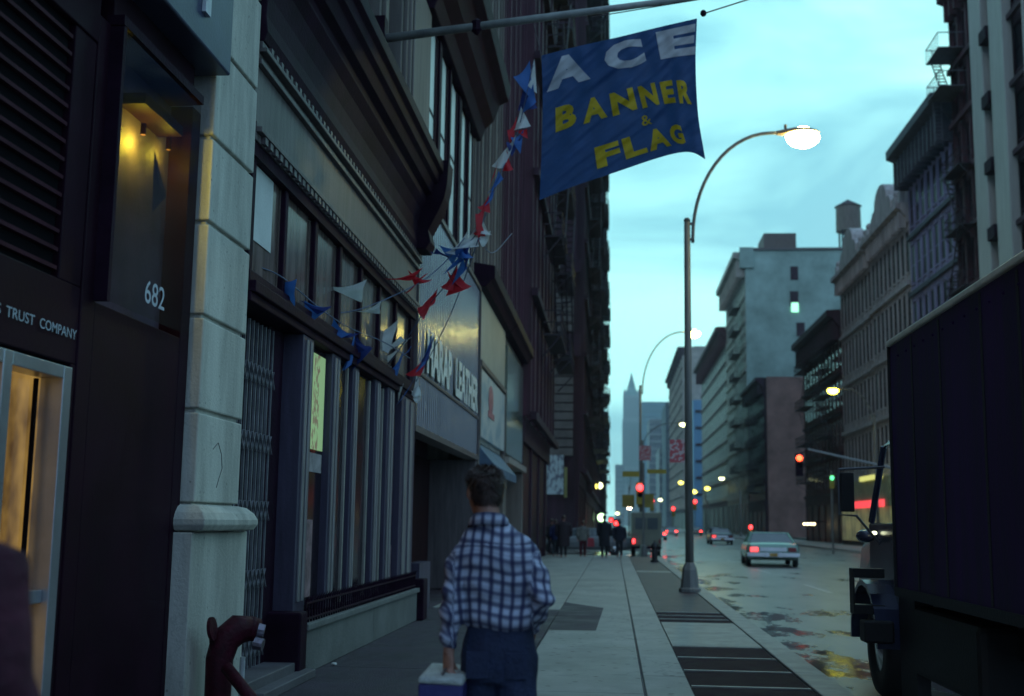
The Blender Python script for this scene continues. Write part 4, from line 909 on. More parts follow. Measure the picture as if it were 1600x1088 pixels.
# farther signals
for (px, py, Y_, lb, mm, sz) in ((1019, 783, 135, 'small red signal right of the corner signal post', M_red_g, .22), (1052, 795, 200, 'red signal just left of the near lamp post, above the traffic', M_red_g, .26), (1086, 784, 215, 'red signal right of the near lamp post', M_red_g, .3),
                         (1300, 747, 75.8, 'small green signal in front of the dark red building', lit('signal_glow_green', (.1, .9, .35), 1.5), .13), (1173, 824, 150, 'red signal above the pale sedan roof', M_red_g, .22)):
    q = P(px, py, Y=Y_); t = thing('traffic_signal', lb, 'traffic light', (q.x, Y_, 0), 'traffic signals')
    MB().tube([(q.x, Y_ + .2, -.15 if 2.3 < q.x < 15.8 else 0), (q.x, Y_ + .2, q.z + .5)], .07, 6).build('post', M_pole, t)
    MB().box(q.x - sz, q.x + sz, Y_, Y_ + .18, q.z - sz * 5, q.z + sz * 1.3).build('housing', M_ysig, t)
    MB().ball((q.x, Y_ - .03, q.z), (sz, .08, sz * 1.15), 10, 6).build('red_lens' if 'green' not in lb else 'green_lens', mm, t)
for (px, py, Y_, lb) in ((963, 818, 95, 'low red walk signal right of the person in the dark coat'), (955, 813, 118, 'fainter low red walk signal beside the dark-coated person')):
    q = P(px, py, Y=Y_); t = thing('walk_signal', lb, 'walk signal', (q.x, Y_, 0), 'walk signals')
    MB().tube([(q.x, Y_ + .2, 0), (q.x, Y_ + .2, q.z + .3)], .06, 6).build('post', M_pole, t)
    MB().box(q.x - .3, q.x + .3, Y_ - .02, Y_ + .14, q.z - .25, q.z + .35).build('housing', M_iron_d, t)
    MB().box(q.x - .16, q.x + .16, Y_ - .05, Y_ - .021, q.z - .14, q.z + .16).build('lens', M_red_g, t)
# shop lights
def shop_light(label, px, py, Y_, g_, r=.28):
    q = P(px, py, Y=Y_); s = -1 if q.x > 0 else 1; xw = XR if q.x > 0 else -2.4
    t = thing('wall_lamp', label, 'wall lamp', (q.x, Y_, q.z), 'shop front lamps')
    MB().ball(q, r, 12, 8).build('globe', g_, t, smooth=True)
    MB().tube([(q.x, q.y, q.z + r * .9), (q.x, q.y, q.z + r + .12), (xw - s * .05, q.y, q.z + r + .15)], .04, 6).build('bracket', M_iron_d, t)
shop_light('left of the two yellow globes on the dark left street wall', 928, 760, 136, M_yel_g, .36)
shop_light('right of the two yellow globes on the dark left street wall', 937, 759, 170, M_white_g, .42)
for i, px in enumerate((1257, 1262, 1267, 1272)):
    shop_light(['first', 'second', 'third', 'fourth'][i] + ' from the left of the four little warm lights over a shop door', px, 819, 122 + .0 * i, lit('shop_glow_warm', (1, .82, .45), 7), .11)
shop_light('greenish white shop globe behind the head of the dark-coated walker', 940, 809, 150, lit('shop_glow_green', (.55, 1, .45), 4), .5)

# lit shop across the street, seen past the truck mirror
lsq = thing('lit_diner', 'yellow lit shop with red neon strip across the road behind the truck mirror', 'building', (XR, 90, 0))
q0, q1 = P(1307, 825, Y=88), P(1350, 868, Y=88)
M_yl = sign_mat('yellow_shop_interior', (.30, .30, .12), (.09, .10, .05), (1, 1.2, .5), .45, .62, em=.22)
XF = 20.4
def onf(px): return P(px, 800, X=XF).y
MB().box(XF, XF + .15, onf(1392), onf(1316), .4, 3.1).build('lit_window', M_yl, lsq)
MB().box(XF - .15, XF + .2, onf(1392), onf(1314), 3.12, 5.4).build('fascia', mat('dim_yellow_fascia', (.30, .32, .16), .5, var=.3, scale=1), lsq)
MB().box(XF, XF + .3, onf(1392), onf(1314), 0, .38).build('bulkhead', M_iron_d, lsq)
zz = P(1360, 788, X=XF).z
MB().box(XF - .3, XF - .16, onf(1386), onf(1338), zz - .28, zz + .28).build('neon_strip', lit('red_neon', (1, .04, .05), .9), lsq)
zz = P(1360, 748, X=XF).z
MB().box(XF - .3, XF - .16, onf(1384), onf(1350), zz - .15, zz + .22).build('neon_sign', lit('yellow_neon', (.85, .85, .2), .6), lsq)

# hydrant
hy = thing('fire_hydrant', 'small dark fire hydrant on the paving strip before the corner', 'hydrant', (1.65, 49, 0))
M_hyd = mat('black_hydrant_paint', (.02, .018, .02), .5, var=.3)
hx, hyy = 1.65, 49
MB().rings([(hx, hyy, 0, .17, .17), (hx, hyy, .06, .17, .17), (hx, hyy, .08, .12, .12), (hx, hyy, .55, .115, .115), (hx, hyy, .57, .15, .15), (hx, hyy, .62, .15, .15), (hx, hyy, .72, .11, .11), (hx, hyy, .80, .03, .03), (hx, hyy, .86, .03, .03)], 12).build('barrel', M_hyd, hy, smooth=False)
MB().tube([(hx - .22, hyy, .44), (hx + .22, hyy, .44)], .055, 8).tube([(hx, hyy - .2, .38), (hx, hyy, .38)], .075, 8).build('outlets', M_hyd, hy)

# standpipe
sp = thing('standpipe', 'dark red curved fire standpipe with brass couplings in front of the stone pilaster', 'standpipe', (-2.9, 8.9, 0))
M_mar = mat('maroon_pipe_paint', (.045, .004, .012), .6, spec=.2, var=.5, scale=9, bump=.3)
p0 = [P(342, 1180, Y=8.7), P(340, 1090, Y=8.7), P(343, 1030, Y=8.72), P(352, 1000, Y=8.75), P(372, 983, Y=8.8), P(393, 982, Y=8.85)]
MB().tube([(p0[0].x, 8.7, 0)] + p0[1:], [.09, .095, .10, .11, .11, .09], 14).build('pipe', M_mar, sp, smooth=True)
q = P(400, 978, Y=8.85)
MB().tube([P(388, 982, Y=8.85), P(404, 985, Y=8.85)], [.095, .085], 14).build('inlet_collar', M_mar, sp, smooth=True)
MB().tube([P(403, 985, Y=8.85), P(413, 987, Y=8.86)], [.055, .05], 12).tube([P(398, 1005, Y=8.8), P(411, 1008, Y=8.8)], [.05, .045], 12).build('brass_coupling', mat('tarnished_brass', (.22, .20, .24), .35, metal=.8), sp)
MB().tube([P(353, 1042, Y=8.55), P(395, 1095, Y=8.45), (P(400, 1100, Y=8.4).x, 8.35, .02)], [.045, .05, .05], 8).build('drain_arm', M_mar, sp, smooth=True)
MB().rings([(0, 0, -.012, .085, .085), (0, 0, .012, .085, .085)], 16).build('cap', M_mar, sp)
cp_ = [c for c in sp.children if c.name.startswith('cap')][0]; cp_.rotation_euler = (0, R(82), 0); cp_.location = P(329, 983, Y=8.6) - wl(sp); 
MB().tube([P(329, 983, Y=8.6), P(331, 1010, Y=8.65), P(340, 1035, Y=8.7)], .018, 6).build('chain_bracket', M_mar, sp)
gp = MB().tube([(-2.78, 8.95, 0), (-2.78, 8.95, .47)], .022, 8); tag(gp.build('white_post', mat('white_post_paint', (.6, .62, .62), .5)), 'thin white post standing beside the red standpipe', 'post')

# ================================================================== flag, pole, bunting
YF = 15.7
fp = thing('flagpole', 'long pale pole slanting out over the sidewalk above the blue flag', 'flagpole', P(605, 60, X=-3.2))
a0 = P(598, 61, Y=YF); a1 = P(1180, -16, Y=YF)
MB().tube([a0, (a0 + a1) / 2, a1], [.062, .052, .036], 12).build('pole', mat('pole_paint', (.30, .32, .30), .4, var=.25, scale=4), fp, smooth=True)
q = P(745, 42, Y=YF); MB().rings([(q.x, q.y, q.z - .11, .03, .03), (q.x, q.y, q.z - .06, .075, .075), (q.x, q.y, q.z + .07, .08, .08), (q.x, q.y, q.z + .11, .03, .03)], 8).build('clamp', M_iron_d, fp)
MB().box(a0.x - .25, a0.x + .05, YF - .12, YF + .12, a0.z - .25, a0.z + .3).build('wall_bracket', M_iron_d, fp)
MB().tube([P(925, 27, Y=YF), P(1010, 13, Y=YF), P(1090, 0, Y=YF)], .008, 5).tube([P(1098, 22, Y=YF), P(1180, -4, Y=YF)], .01, 5).tube([P(846, 88, Y=YF), P(832, 30, Y=YF)], .008, 5).build('halyard', M_iron_g, fp)
MB().ball(P(1099, 21, Y=YF), (.045, .04, .05), 8, 6).build('clip', M_iron_d, fp)

def poly(pts, t):
    """smooth interpolation through the points"""
    n = len(pts) - 1; x = min(max(t, 0), 1) * n; i = min(int(x), n - 1); f = x - i
    p1, p2 = Vector(pts[i]), Vector(pts[i + 1]); p0_ = Vector(pts[i - 1]) if i else p1 * 2 - p2; p3 = Vector(pts[i + 2]) if i + 2 <= n else p2 * 2 - p1
    return .5 * ((2 * p1) + (p2 - p0_) * f + (2 * p0_ - 5 * p1 + 4 * p2 - p3) * f * f + (-p0_ + 3 * p1 - 3 * p2 + p3) * f ** 3)
top_ = [(846, 87), (905, 72), (967, 58), (1028, 43), (1089, 29)]
bot_ = [(843, 313), (900, 290), (960, 270), (1022, 249), (1060, 239), (1083, 239), (1102, 249)]
lef_ = [(846, 87), (848, 160), (846, 240), (843, 313)]
rig_ = [(1089, 29), (1087, 100), (1091, 180), (1102, 249)]
def flag_pt(u, v, off=0.):
    A, B, C_, D_ = Vector(top_[0]), Vector(top_[-1]), Vector(bot_[0]), Vector(bot_[-1])
    p = poly(top_, u) * (1 - v) + poly(bot_, u) * v + poly(lef_, v) * (1 - u) + poly(rig_, v) * u - (A * (1 - u) * (1 - v) + B * u * (1 - v) + C_ * (1 - u) * v + D_ * u * v)
    d = .10 * math.sin(2.6 * u + 1.2 * v + .3) * (.3 + v)
    g = u * 1.0 + v * .55
    d += .018 * math.sin(34 * (v * .55 + u * .9) + 2 * math.sin(5 * v)) * (.3 + .7 * math.sin(math.pi * min(1, v + .1)))
    d += .012 * math.sin(58 * (u * .75 - v * .12) + 3 * v) * math.exp(-2.2 * v) + .03 * math.sin(9 * u + 4 * v)
    d += .009 * math.sin(90 * (u * .5 + v * .8)) + .022 * math.sin(26 * (u * .35 + v) + 4 * u) * math.exp(-((u - v) ** 2) * 6)
    return P(p.x, p.y, Y=YF + .05 + d * 1.3 + off)
fl = thing('flag', 'large dark blue banner flag lettered ACE BANNER & FLAG hanging from the slanting pole', 'flag', P(846, 87, Y=YF))
NU, NV = 120, 90
b = MB(); b.v = [flag_pt(i / NU, j / NV) for j in range(NV + 1) for i in range(NU + 1)]
for j in range(NV):
    for i in range(NU): b.f.append([j * (NU + 1) + i, j * (NU + 1) + i + 1, (j + 1) * (NU + 1) + i + 1, (j + 1) * (NU + 1) + i]); b.mi.append(0)
def cloth(name, col, tr=.35):
    m = mat(name, col, .6, var=.15, scale=5, bump=.25, bscale=90); t = m.node_tree; bs = t.nodes['Principled BSDF']; n = t.nodes.new
    o_ = t.nodes['Material Output']; tl = n('ShaderNodeBsdfTranslucent'); tl.inputs[0].default_value = (*col, 1); mxs = n('ShaderNodeMixShader'); mxs.inputs[0].default_value = tr
    t.links.new(bs.outputs[0], mxs.inputs[1]); t.links.new(tl.outputs[0], mxs.inputs[2]); t.links.new(mxs.outputs[0], o_.inputs['Surface'])
    return m
M_flag = cloth('navy_flag_cloth', (.030, .085, .24))
b.build('cloth', M_flag, fl, smooth=True, fix=False)
M_fw = cloth('white_flag_letters', (.78, .80, .80)); M_fy = cloth('yellow_flag_letters', (.85, .60, .02))
def fletters(name, items, m, v0, v1, off, dv_=0.):
    b = MB()
    for ch, u0, u1 in items:
        vs, fs = glyphs(ch, off, .07); um = (u0 + u1) / 2
        b.add([flag_pt(u0 + (u1 - u0) * x, (v0 + dv_ * um) + (v1 - v0) * (1 - y), -.012) for x, y, _ in vs], fs)
    b.build(name, m, fl, fix=False)
fletters('white_lettering', [('A', .025, .29), ('C', .385, .63), ('E', .73, .995)], M_fw, .045, .275, .06, -.01)
fletters('yellow_lettering', [('B', .075, .19), ('A', .225, .35), ('N', .375, .50), ('N', .53, .65), ('E', .685, .79), ('R', .825, .945)], M_fy, .395, .555, .05, .05)
fletters('ampersand', [('&', .50, .56)], M_fy, .635, .715, .01)
fletters('yellow_lettering', [('F', .265, .375), ('L', .39, .485), ('A', .495, .635), ('G', .655, .78)], M_fy, .76, .93, .05)

# pennant strings
M_pb = cloth('blue_pennant', (.05, .17, .50), .4); M_pr = cloth('red_pennant', (.62, .02, .035), .4); M_pw = cloth('white_pennant', (.72, .76, .74), .4); M_pn = cloth('navy_pennant', (.018, .04, .20), .3)
PM = {'b': M_pb, 'r': M_pr, 'w': M_pw, 'n': M_pn}
def string(label, pts, pens):
    """pts: (px,py,Y) along the cord; pens: (colour, Y, three px corners, curl)"""
    q = [P(a_, b_, Y=c_) for a_, b_, c_ in pts]
    t = thing('pennant_string', label, 'bunting', q[0], 'pennant strings between flagpole and shop front')
    sm = [poly([tuple(v) for v in q], k / 24) for k in range(25)]
    MB().tube(sm, .007, 5).build('cord', mat('blue_cord', (.07, .10, .18), .6), t, smooth=True)
    for (c_, Y_, tri, curl) in pens:
        mx_, my_ = sum(t_[0] for t_ in tri) / 3, sum(t_[1] for t_ in tri) / 3
        A_, B_, C_ = [P(mx_ + (x_ - mx_) * 1.28, my_ + (y_ - my_) * 1.28, Y=Y_) for x_, y_ in tri]; b = MB(); n = 9; idx = {}
        nrm = Vector((0, 1, 0))
        for i in range(n + 1):
            for j in range(n + 1 - i):
                s_, t_ = i / n, j / n; p = A_ * (1 - s_ - t_) + B_ * s_ + C_ * t_
                p = p + nrm * (curl * math.sin(math.pi * (s_ + t_)) * .6 + .35 * curl * math.sin(5 * s_ + 2) + .3 * curl * math.sin(9 * t_ + 3 * s_)) + Vector((0, 0, -.05 * math.sin(math.pi * s_) * (1 - t_))); idx[(i, j)] = len(b.v); b.v.append(p)
        for i in range(n):
            for j in range(n - i):
                b.f.append([idx[(i, j)], idx[(i + 1, j)], idx[(i, j + 1)]]); b.mi.append(0)
                if i + j < n - 1: b.f.append([idx[(i + 1, j)], idx[(i + 1, j + 1)], idx[(i, j + 1)]]); b.mi.append(0)
        b.build('pennant', PM[c_], t, smooth=True, fix=False)
string('thick bunch of red, white and blue pennants dropping steeply from the flag corner', [(834, 96, 15.6), (822, 150, 15.5), (808, 210, 15.4), (785, 265, 15.3), (765, 320, 15.2), (745, 365, 15.1), (715, 395, 15)], [
    ('w', 15.55, ((834, 98), (822, 126), (837, 140)), .06), ('b', 15.5, ((826, 100), (806, 120), (830, 150)), .08), ('n', 15.52, ((822, 128), (836, 165), (812, 168)), .06), ('b', 15.45, ((832, 135), (836, 158), (818, 172)), .05),
    ('w', 15.4, ((814, 170), (804, 200), (826, 194)), .1), ('r', 15.38, ((806, 186), (794, 204), (800, 228)), .05), ('b', 15.36, ((816, 205), (800, 214), (812, 235)), .06), ('r', 15.4, ((822, 202), (824, 214), (808, 204)), .05),
    ('w', 15.3, ((802, 218), (786, 258), (772, 256)), .05), ('n', 15.34, ((812, 215), (793, 222), (800, 240)), .05), ('r', 15.3, ((792, 238), (800, 262), (786, 264)), .05), ('r', 15.2, ((776, 256), (768, 280), (764, 292)), .05),
    ('b', 15.24, ((778, 270), (764, 298), (784, 280)), .05), ('b', 15.15, ((770, 292), (754, 322), (768, 310)), .05), ('r', 15.12, ((762, 308), (748, 322), (764, 330)), .05), ('r', 15.05, ((756, 322), (744, 336), (748, 372)), .06),
    ('r', 15.08, ((748, 340), (740, 362), (756, 366)), .06), ('w', 15.1, ((754, 346), (766, 364), (742, 362)), .12), ('w', 15.1, ((764, 362), (754, 382), (746, 362)), .08), ('w', 15.0, ((740, 360), (708, 386), (744, 382)), .12), ('w', 15.02, ((727, 366), (700, 392), (728, 396)), .1)])
string('left cord of blue pennants running along the shop transom to the stone pilaster', [(398, 415, 10.2), (440, 433, 10.8), (500, 482, 12), (545, 512, 13.3), (600, 535, 14.6), (640, 560, 15.8)], [
    ('b', 10.9, ((427, 432), (460, 438), (457, 472)), .06), ('n', 10.95, ((440, 434), (460, 437), (452, 462)), .05), ('b', 11.8, ((465, 463), (508, 480), (474, 508)), .08), ('n', 11.7, ((468, 466), (512, 478), (494, 488)), .05), ('b', 12.9, ((521, 502), (543, 520), (504, 534)), .08), ('n', 13.0, ((524, 506), (556, 520), (530, 526)), .05),
    ('n', 13.7, ((553, 525), (576, 540), (560, 548)), .06), ('b', 13.5, ((552, 526), (536, 574), (548, 566)), .06), ('n', 13.9, ((558, 530), (578, 544), (552, 572)), .05)])
string('cord with a large white pennant and red pennants blown toward the cornice', [(505, 492, 13.2), (560, 484, 13.7), (620, 460, 14.3), (665, 436, 14.8), (700, 405, 15), (726, 372, 15)], [
    ('w', 13.0, ((514, 446), (567, 439), (560, 467)), .1), ('w', 13.9, ((556, 484), (592, 472), (590, 488)), .06), ('r', 14.5, ((606, 434), (655, 420), (640, 436)), .06), ('r', 14.7, ((640, 424), (671, 436), (648, 442)), .06), ('r', 14.6, ((652, 436), (636, 454), (668, 426)), .06),
    ('n', 15.0, ((674, 392), (682, 388), (700, 400)), .09), ('b', 15.0, ((690, 384), (724, 382), (706, 408)), .12), ('b', 14.95, ((726, 384), (738, 400), (714, 400)), .08), ('n', 15.0, ((712, 386), (732, 384), (726, 404)), .06)])
string('middle cord of red, white and blue pennants falling to the shop beam', [(728, 385, 15), (700, 440, 15.3), (668, 480, 15.7), (635, 530, 16), (610, 565, 16.4), (585, 590, 16.8)], [
    ('b', 15.0, ((716, 402), (730, 400), (694, 426)), .06), ('n', 15.05, ((728, 398), (738, 386), (726, 420)), .06), ('b', 15.1, ((722, 404), (728, 418), (708, 440)), .06), ('r', 15.2, ((700, 424), (728, 448), (706, 442)), .07), ('r', 15.2, ((712, 420), (692, 446), (714, 452)), .07),
    ('r', 15.6, ((680, 455), (655, 480), (662, 494)), .07), ('r', 15.62, ((680, 456), (676, 474), (656, 482)), .05), ('w', 16, ((616, 505), (574, 526), (604, 546)), .1), ('w', 16.2, ((624, 527), (638, 528), (596, 552)), .06), ('w', 16.4, ((634, 532), (592, 562), (600, 570)), .06),
    ('r', 16.6, ((606, 566), (578, 602), (600, 596)), .06), ('w', 16.5, ((610, 574), (596, 592), (604, 590)), .04), ('r', 16.7, ((586, 580), (590, 600), (578, 598)), .04), ('b', 16.5, ((628, 552), (610, 578), (618, 590)), .06)])
string('right cord dropping to a white pennant beside the ribbed sign', [(748, 372, 15), (728, 430, 15.4), (700, 500, 16), (670, 560, 16.6), (648, 600, 17)], [
    ('r', 15.2, ((712, 424), (732, 446), (700, 458)), .07), ('n', 15.9, ((678, 522), (660, 560), (668, 560)), .05), ('b', 15.95, ((672, 530), (652, 576), (664, 566)), .06), ('r', 16.6, ((668, 552), (638, 582), (656, 584)), .06), ('b', 16.2, ((640, 542), (622, 556), (636, 550)), .06),
    ('w', 16.9, ((650, 590), (644, 614), (656, 616)), .08), ('w', 16.92, ((656, 616), (650, 627), (644, 612)), .05), ('r', 16.7, ((620, 578), (598, 616), (612, 596)), .05), ('w', 16.8, ((620, 580), (629, 600), (622, 622)), .06), ('b', 16.85, ((646, 592), (620, 630), (638, 606)), .05)])
string('thin bare cords running from the pennants to the brown loft', [(748, 372, 15), (770, 395, 16), (800, 365, 19)], [])

# ================================================================== people
M_skin = mat('skin', (.38, .19, .14), .55, var=.12, scale=9, bump=.1)
M_hair = mat('dark_brown_hair', (.075, .042, .034), .45, var=.6, scale=30, bump=.2)
def plaid():
    m = bpy.data.materials.new('navy_white_plaid'); m.use_nodes = True; t = m.node_tree; bs = t.nodes['Principled BSDF']; n = t.nodes.new; l = t.links.new
    c = n('ShaderNodeTexCoord'); no_ = n('ShaderNodeTexNoise'); no_.inputs['Scale'].default_value = 6; l(c.outputs['UV'], no_.inputs[0])
    ad = n('ShaderNodeVectorMath'); ad.operation = 'MULTIPLY_ADD'; l(no_.outputs[1], ad.inputs[0]); ad.inputs[1].default_value = (.022, .03, 0); l(c.outputs['UV'], ad.inputs[2])
    sx = n('ShaderNodeSeparateXYZ'); l(ad.outputs[0], sx.inputs[0])
    def stripe(src, freq, ph, a_, b_, lo_=0.):
        m1 = n('ShaderNodeMath'); m1.operation = 'MULTIPLY_ADD'; l(src, m1.inputs[0]); m1.inputs[1].default_value = freq; m1.inputs[2].default_value = ph
        fr = n('ShaderNodeMath'); fr.operation = 'FRACT'; l(m1.outputs[0], fr.inputs[0])
        s1_ = n('ShaderNodeMath'); s1_.operation = 'SUBTRACT'; l(fr.outputs[0], s1_.inputs[0]); s1_.inputs[1].default_value = .5
        ab = n('ShaderNodeMath'); ab.operation = 'ABSOLUTE'; l(s1_.outputs[0], ab.inputs[0])
        mr = n('ShaderNodeMapRange'); mr.interpolation_type = 'SMOOTHSTEP'; l(ab.outputs[0], mr.inputs[0]); mr.inputs[1].default_value = a_; mr.inputs[2].default_value = b_; mr.inputs[3].default_value = 1; mr.inputs[4].default_value = lo_
        return mr.outputs[0]
    v = stripe(sx.outputs[0], 22.0, 0, .18, .44, .10); h = stripe(sx.outputs[1], 20.0, 0, .14, .46, .22); h2 = stripe(sx.outputs[1], 26.0, .3, .3, .45, .8)
    mu = n('ShaderNodeMath'); mu.operation = 'MULTIPLY'; l(v, mu.inputs[0]); l(h, mu.inputs[1]); mu2 = n('ShaderNodeMath'); mu2.operation = 'MULTIPLY'; l(mu.outputs[0], mu2.inputs[0]); l(h2, mu2.inputs[1])
    mixc = n('ShaderNodeMix'); mixc.data_type = 'RGBA'; l(mu2.outputs[0], mixc.inputs[0]); mixc.inputs[6].default_value = (.020, .022, .085, 1); mixc.inputs[7].default_value = (.52, .56, .70, 1)
    l(mixc.outputs[2], bs.inputs['Base Color']); bs.inputs['Roughness'].default_value = .85
    f = n('ShaderNodeTexNoise'); f.inputs['Scale'].default_value = 9; l(c.outputs['Object'], f.inputs[0]); bp = n('ShaderNodeBump'); bp.inputs['Strength'].default_value = .5; bp.inputs['Distance'].default_value = .03; l(f.outputs[0], bp.inputs['Height']); l(bp.outputs[0], bs.inputs['Normal'])
    return m
def make_head(mb, c, w_=.078, yaw=0.):
    """head facing +y, chin to crown; c is the centre"""
    x, y, z = c
    mb.rings([(x, y + .012, z - .115, .025, .03), (x, y + .012, z - .105, .048, .06), (x, y + .008, z - .06, .066, .082), (x, y, z, w_, .096), (x, y - .004, z + .05, w_ * .97, .096), (x, y - .004, z + .09, w_ * .75, .078), (x, y - .004, z + .112, w_ * .35, .04)], 18)
    mb.rings([(x, y + .09, z - .045, .016, .02), (x, y + .088, z - .02, .012, .02), (x, y + .08, z + .015, .007, .014)], 8)   # nose
    mb.box(x - .024, x + .024, y + .07, y + .092, z - .073, z - .064)                                                   # lips
    for s in (-1, 1): mb.ball((x + s * (w_ + .004), y - .005, z - .01), (.014, .022, .034), 8, 6)                          # ears
def make_hand(mb, wrist, d, side, r=.0095, curl=1.0):
    """palm plus five separate fingers curling round what is held; d points down the hand"""
    w0 = Vector(wrist); d = Vector(d).normalized(); f = Vector((0, 1, 0)); f = (f - d * f.dot(d)).normalized(); s = d.cross(f) * side
    mb.tube([w0 - d * .02, w0 + d * .03, w0 + d * .085], [(.022, .028), (.018, .038), (.014, .040)] if abs(Vector(d.orthogonal()).dot(f)) > .9 else [(.028, .022), (.036, .018), (.038, .015)], 10)
    for k, ln in enumerate((.062, .072, .068, .052)):
        b0 = w0 + d * .08 + f * (.033 - .021 * k); ang = 0; p = b0; pts = [p - d * .01]
        for sg in range(3):
            ang += R((38, 55, 45)[sg]) * curl; dr_ = d * math.cos(ang) + s * math.sin(ang); p = p + dr_ * ln * (.42, .32, .26)[sg]; pts.append(p)
        mb.tube(pts, [r, r, r * .92, r * .75], 7)
    t0 = w0 + d * .025 + f * .032
    mb.tube([t0 - f * .01, t0 + f * .022 + d * .02 + s * .01, t0 + f * .03 + d * .045 + s * .025, t0 + f * .022 + d * .062 + s * .038], [r * 1.3, r * 1.2, r, r * .8], 7)

# --- the man in the plaid shirt
MX, MY = -.545, 5.6
man = thing('person', 'man seen from behind in navy and white plaid shirt and jeans, carrying a package', 'person', (MX, MY, 0))
b = MB()
hc = (-.607, 5.60, 1.645)
make_head(b, hc, .075)
YAWH = Matrix.Rotation(R(28), 3, 'Z')   # the head turns left
for v_ in b.v: v_.xyz = YAWH @ (v_ - Vector(hc)) + Vector(hc)
b.tube([(-.60, 5.585, 1.60), (-.585, 5.565, 1.53), (-.570, 5.568, 1.45)], [(.058, .058), (.056, .056), (.05, .05)], 14)
b.rings([(-.53, 5.58, .9, .13, .09), (-.53, 5.58, 1.1, .13, .085), (-.54, 5.57, 1.3, .16, .09), (-.55, 5.57, 1.40, .12, .06), (-.56, 5.57, 1.45, .05, .045)], 14)
Lsh, Lel, Lwr = Vector((-.695, 5.56, 1.385)), Vector((-.738, 5.54, 1.14)), Vector((-.752, 5.52, .905))
Rsh, Rel, Rwr = Vector((-.40, 5.56, 1.385)), Vector((-.325, 5.48, 1.16)), Vector((-.385, 5.70, 1.02))
b.tube([Vector((-.62, 5.57, 1.36)), Lsh + Vector((.015, 0, -.05)), Lel, Lwr], [.03, .03, .032, .026], 10); b.tube([Vector((-.48, 5.57, 1.36)), Rsh + Vector((-.015, 0, -.05)), Rel, Rwr], [.03, .03, .032, .026], 10)
make_hand(b, Lwr, (.02, -.06, -1), 1, curl=1.1); make_hand(b, Rwr, (-.2, .6, -.7), -1, curl=.7)
for sx, fy in ((-1, .10), (1, -.14)):
    hpx = MX + .02 + sx * .09
    b.tube([(hpx, 5.58, .92), (hpx + sx * .01, 5.58 + fy * .6, .5), (hpx + sx * .015, 5.56 + fy, .1), (hpx + sx * .015, 5.56 + fy, .05)], [.075, .05, .032, .03], 10)
body = b.build('body', M_skin, man, origin=(MX, MY, 0)); remesh(body, .0055, 2)
# shirt
b = MB()
ring = [(-.525, 5.585, 1.012, .155, .110), (-.525, 5.582, 1.03, .168, .122), (-.525, 5.58, 1.07, .176, .128), (-.53, 5.58, 1.12, .168, .118), (-.535, 5.575, 1.2, .178, .118), (-.54, 5.57, 1.28, .184, .122), (-.545, 5.565, 1.35, .186, .120), (-.55, 5.565, 1.41, .172, .108), (-.56, 5.565, 1.455, .135, .088), (-.57, 5.568, 1.485, .098, .074), (-.578, 5.568, 1.51, .068, .066)]
b.rings(ring, 24, .9)
b.tube([Vector((-.60, 5.565, 1.37)), Vector((-.665, 5.56, 1.375)), Vector((-.708, 5.558, 1.31)), (Lsh + Lel) / 2 + Vector((-.01, 0, -.02)), Lel, (Lel + Lwr) / 2, Lwr + Vector((0, 0, .06)), Lwr + Vector((0, 0, .015))], [.06, .068, .066, .060, .056, .050, .043, .038], 14)
b.tube([Vector((-.50, 5.565, 1.37)), Vector((-.43, 5.56, 1.375)), Vector((-.385, 5.555, 1.31)), (Rsh + Rel) / 2 + Vector((.012, 0, -.02)), Rel, Rel + (Rwr - Rel) * .45, Rwr], [.06, .068, .066, .060, .058, .050, .038], 14)
shirt = b.build('shirt', plaid(), man, origin=(MX, MY, 0)); remesh(shirt, .011, 3)
me = shirt.data
# wrinkles and sagging cloth
from mathutils import noise as mn
for v in me.vertices:
    nn_ = mn.noise(Vector((v.co.x * 7, v.co.y * 7, v.co.z * 11))) * .014 + mn.noise(Vector((v.co.x * 16 + v.co.z * 9, v.co.y * 16, v.co.z * 18 - v.co.x * 8))) * .009 + .006 * math.sin(v.co.z * 60 + 5 * v.co.x * 6) * (1 if abs(v.co.x) > .17 else .25)
    v.co += v.normal * nn_
uv = me.uv_layers.new(name='plaid')
for lp in me.loops:
    c = me.vertices[lp.vertex_index].co
    if c.x < -.185 and c.z < 1.36:      # left sleeve, pattern runs along the arm
        uu, vv = (c.x + .22) * .9 + c.y * .9 + c.z * .12, c.z * 1.0 + c.x * .5
    elif c.x > .175 and c.z < 1.36:
        uu, vv = (c.x - .2) * .9 + c.y * .6 - c.z * .15, c.z + c.x * .2
    else: uu, vv = c.x * (1 + .10 * math.sin(c.z * 9)) + (.10 if c.y > 0 else 0), c.z + (.25 * (-c.y if c.z > 1.4 else 0)) + .012 * math.sin(c.x * 16)
    uv.data[lp.index].uv = (uu + 2, vv)
# collar
b = MB(); k0 = 0
cr_ = []
for ang in range(0, 361, 15):
    a = R(ang); cr_.append((-.581 + .072 * math.cos(a), 5.566 + .070 * math.sin(a), 1.505 - .012 * math.sin(a)))
for i, p in enumerate(cr_):
    dx, dy = p[0] + .581, p[1] - 5.566
    b.v += [Vector((p[0], p[1], p[2] + .03)), Vector((p[0] + dx * .22, p[1] + dy * .22, p[2] + .012)), Vector((p[0] + dx * .42, p[1] + dy * .42, p[2] - .028)), Vector((p[0] + dx * .05, p[1] + dy * .05, p[2] - .02))]
for i in range(len(cr_) - 1):
    for j in range(4): b.f.append([i * 4 + j, i * 4 + (j + 1) % 4, (i + 1) * 4 + (j + 1) % 4, (i + 1) * 4 + j]); b.mi.append(0)
col_ = b.build('collar', shirt.data.materials[0], man, smooth=True, origin=(MX, MY, 0))
uv2 = col_.data.uv_layers.new(name='plaid')
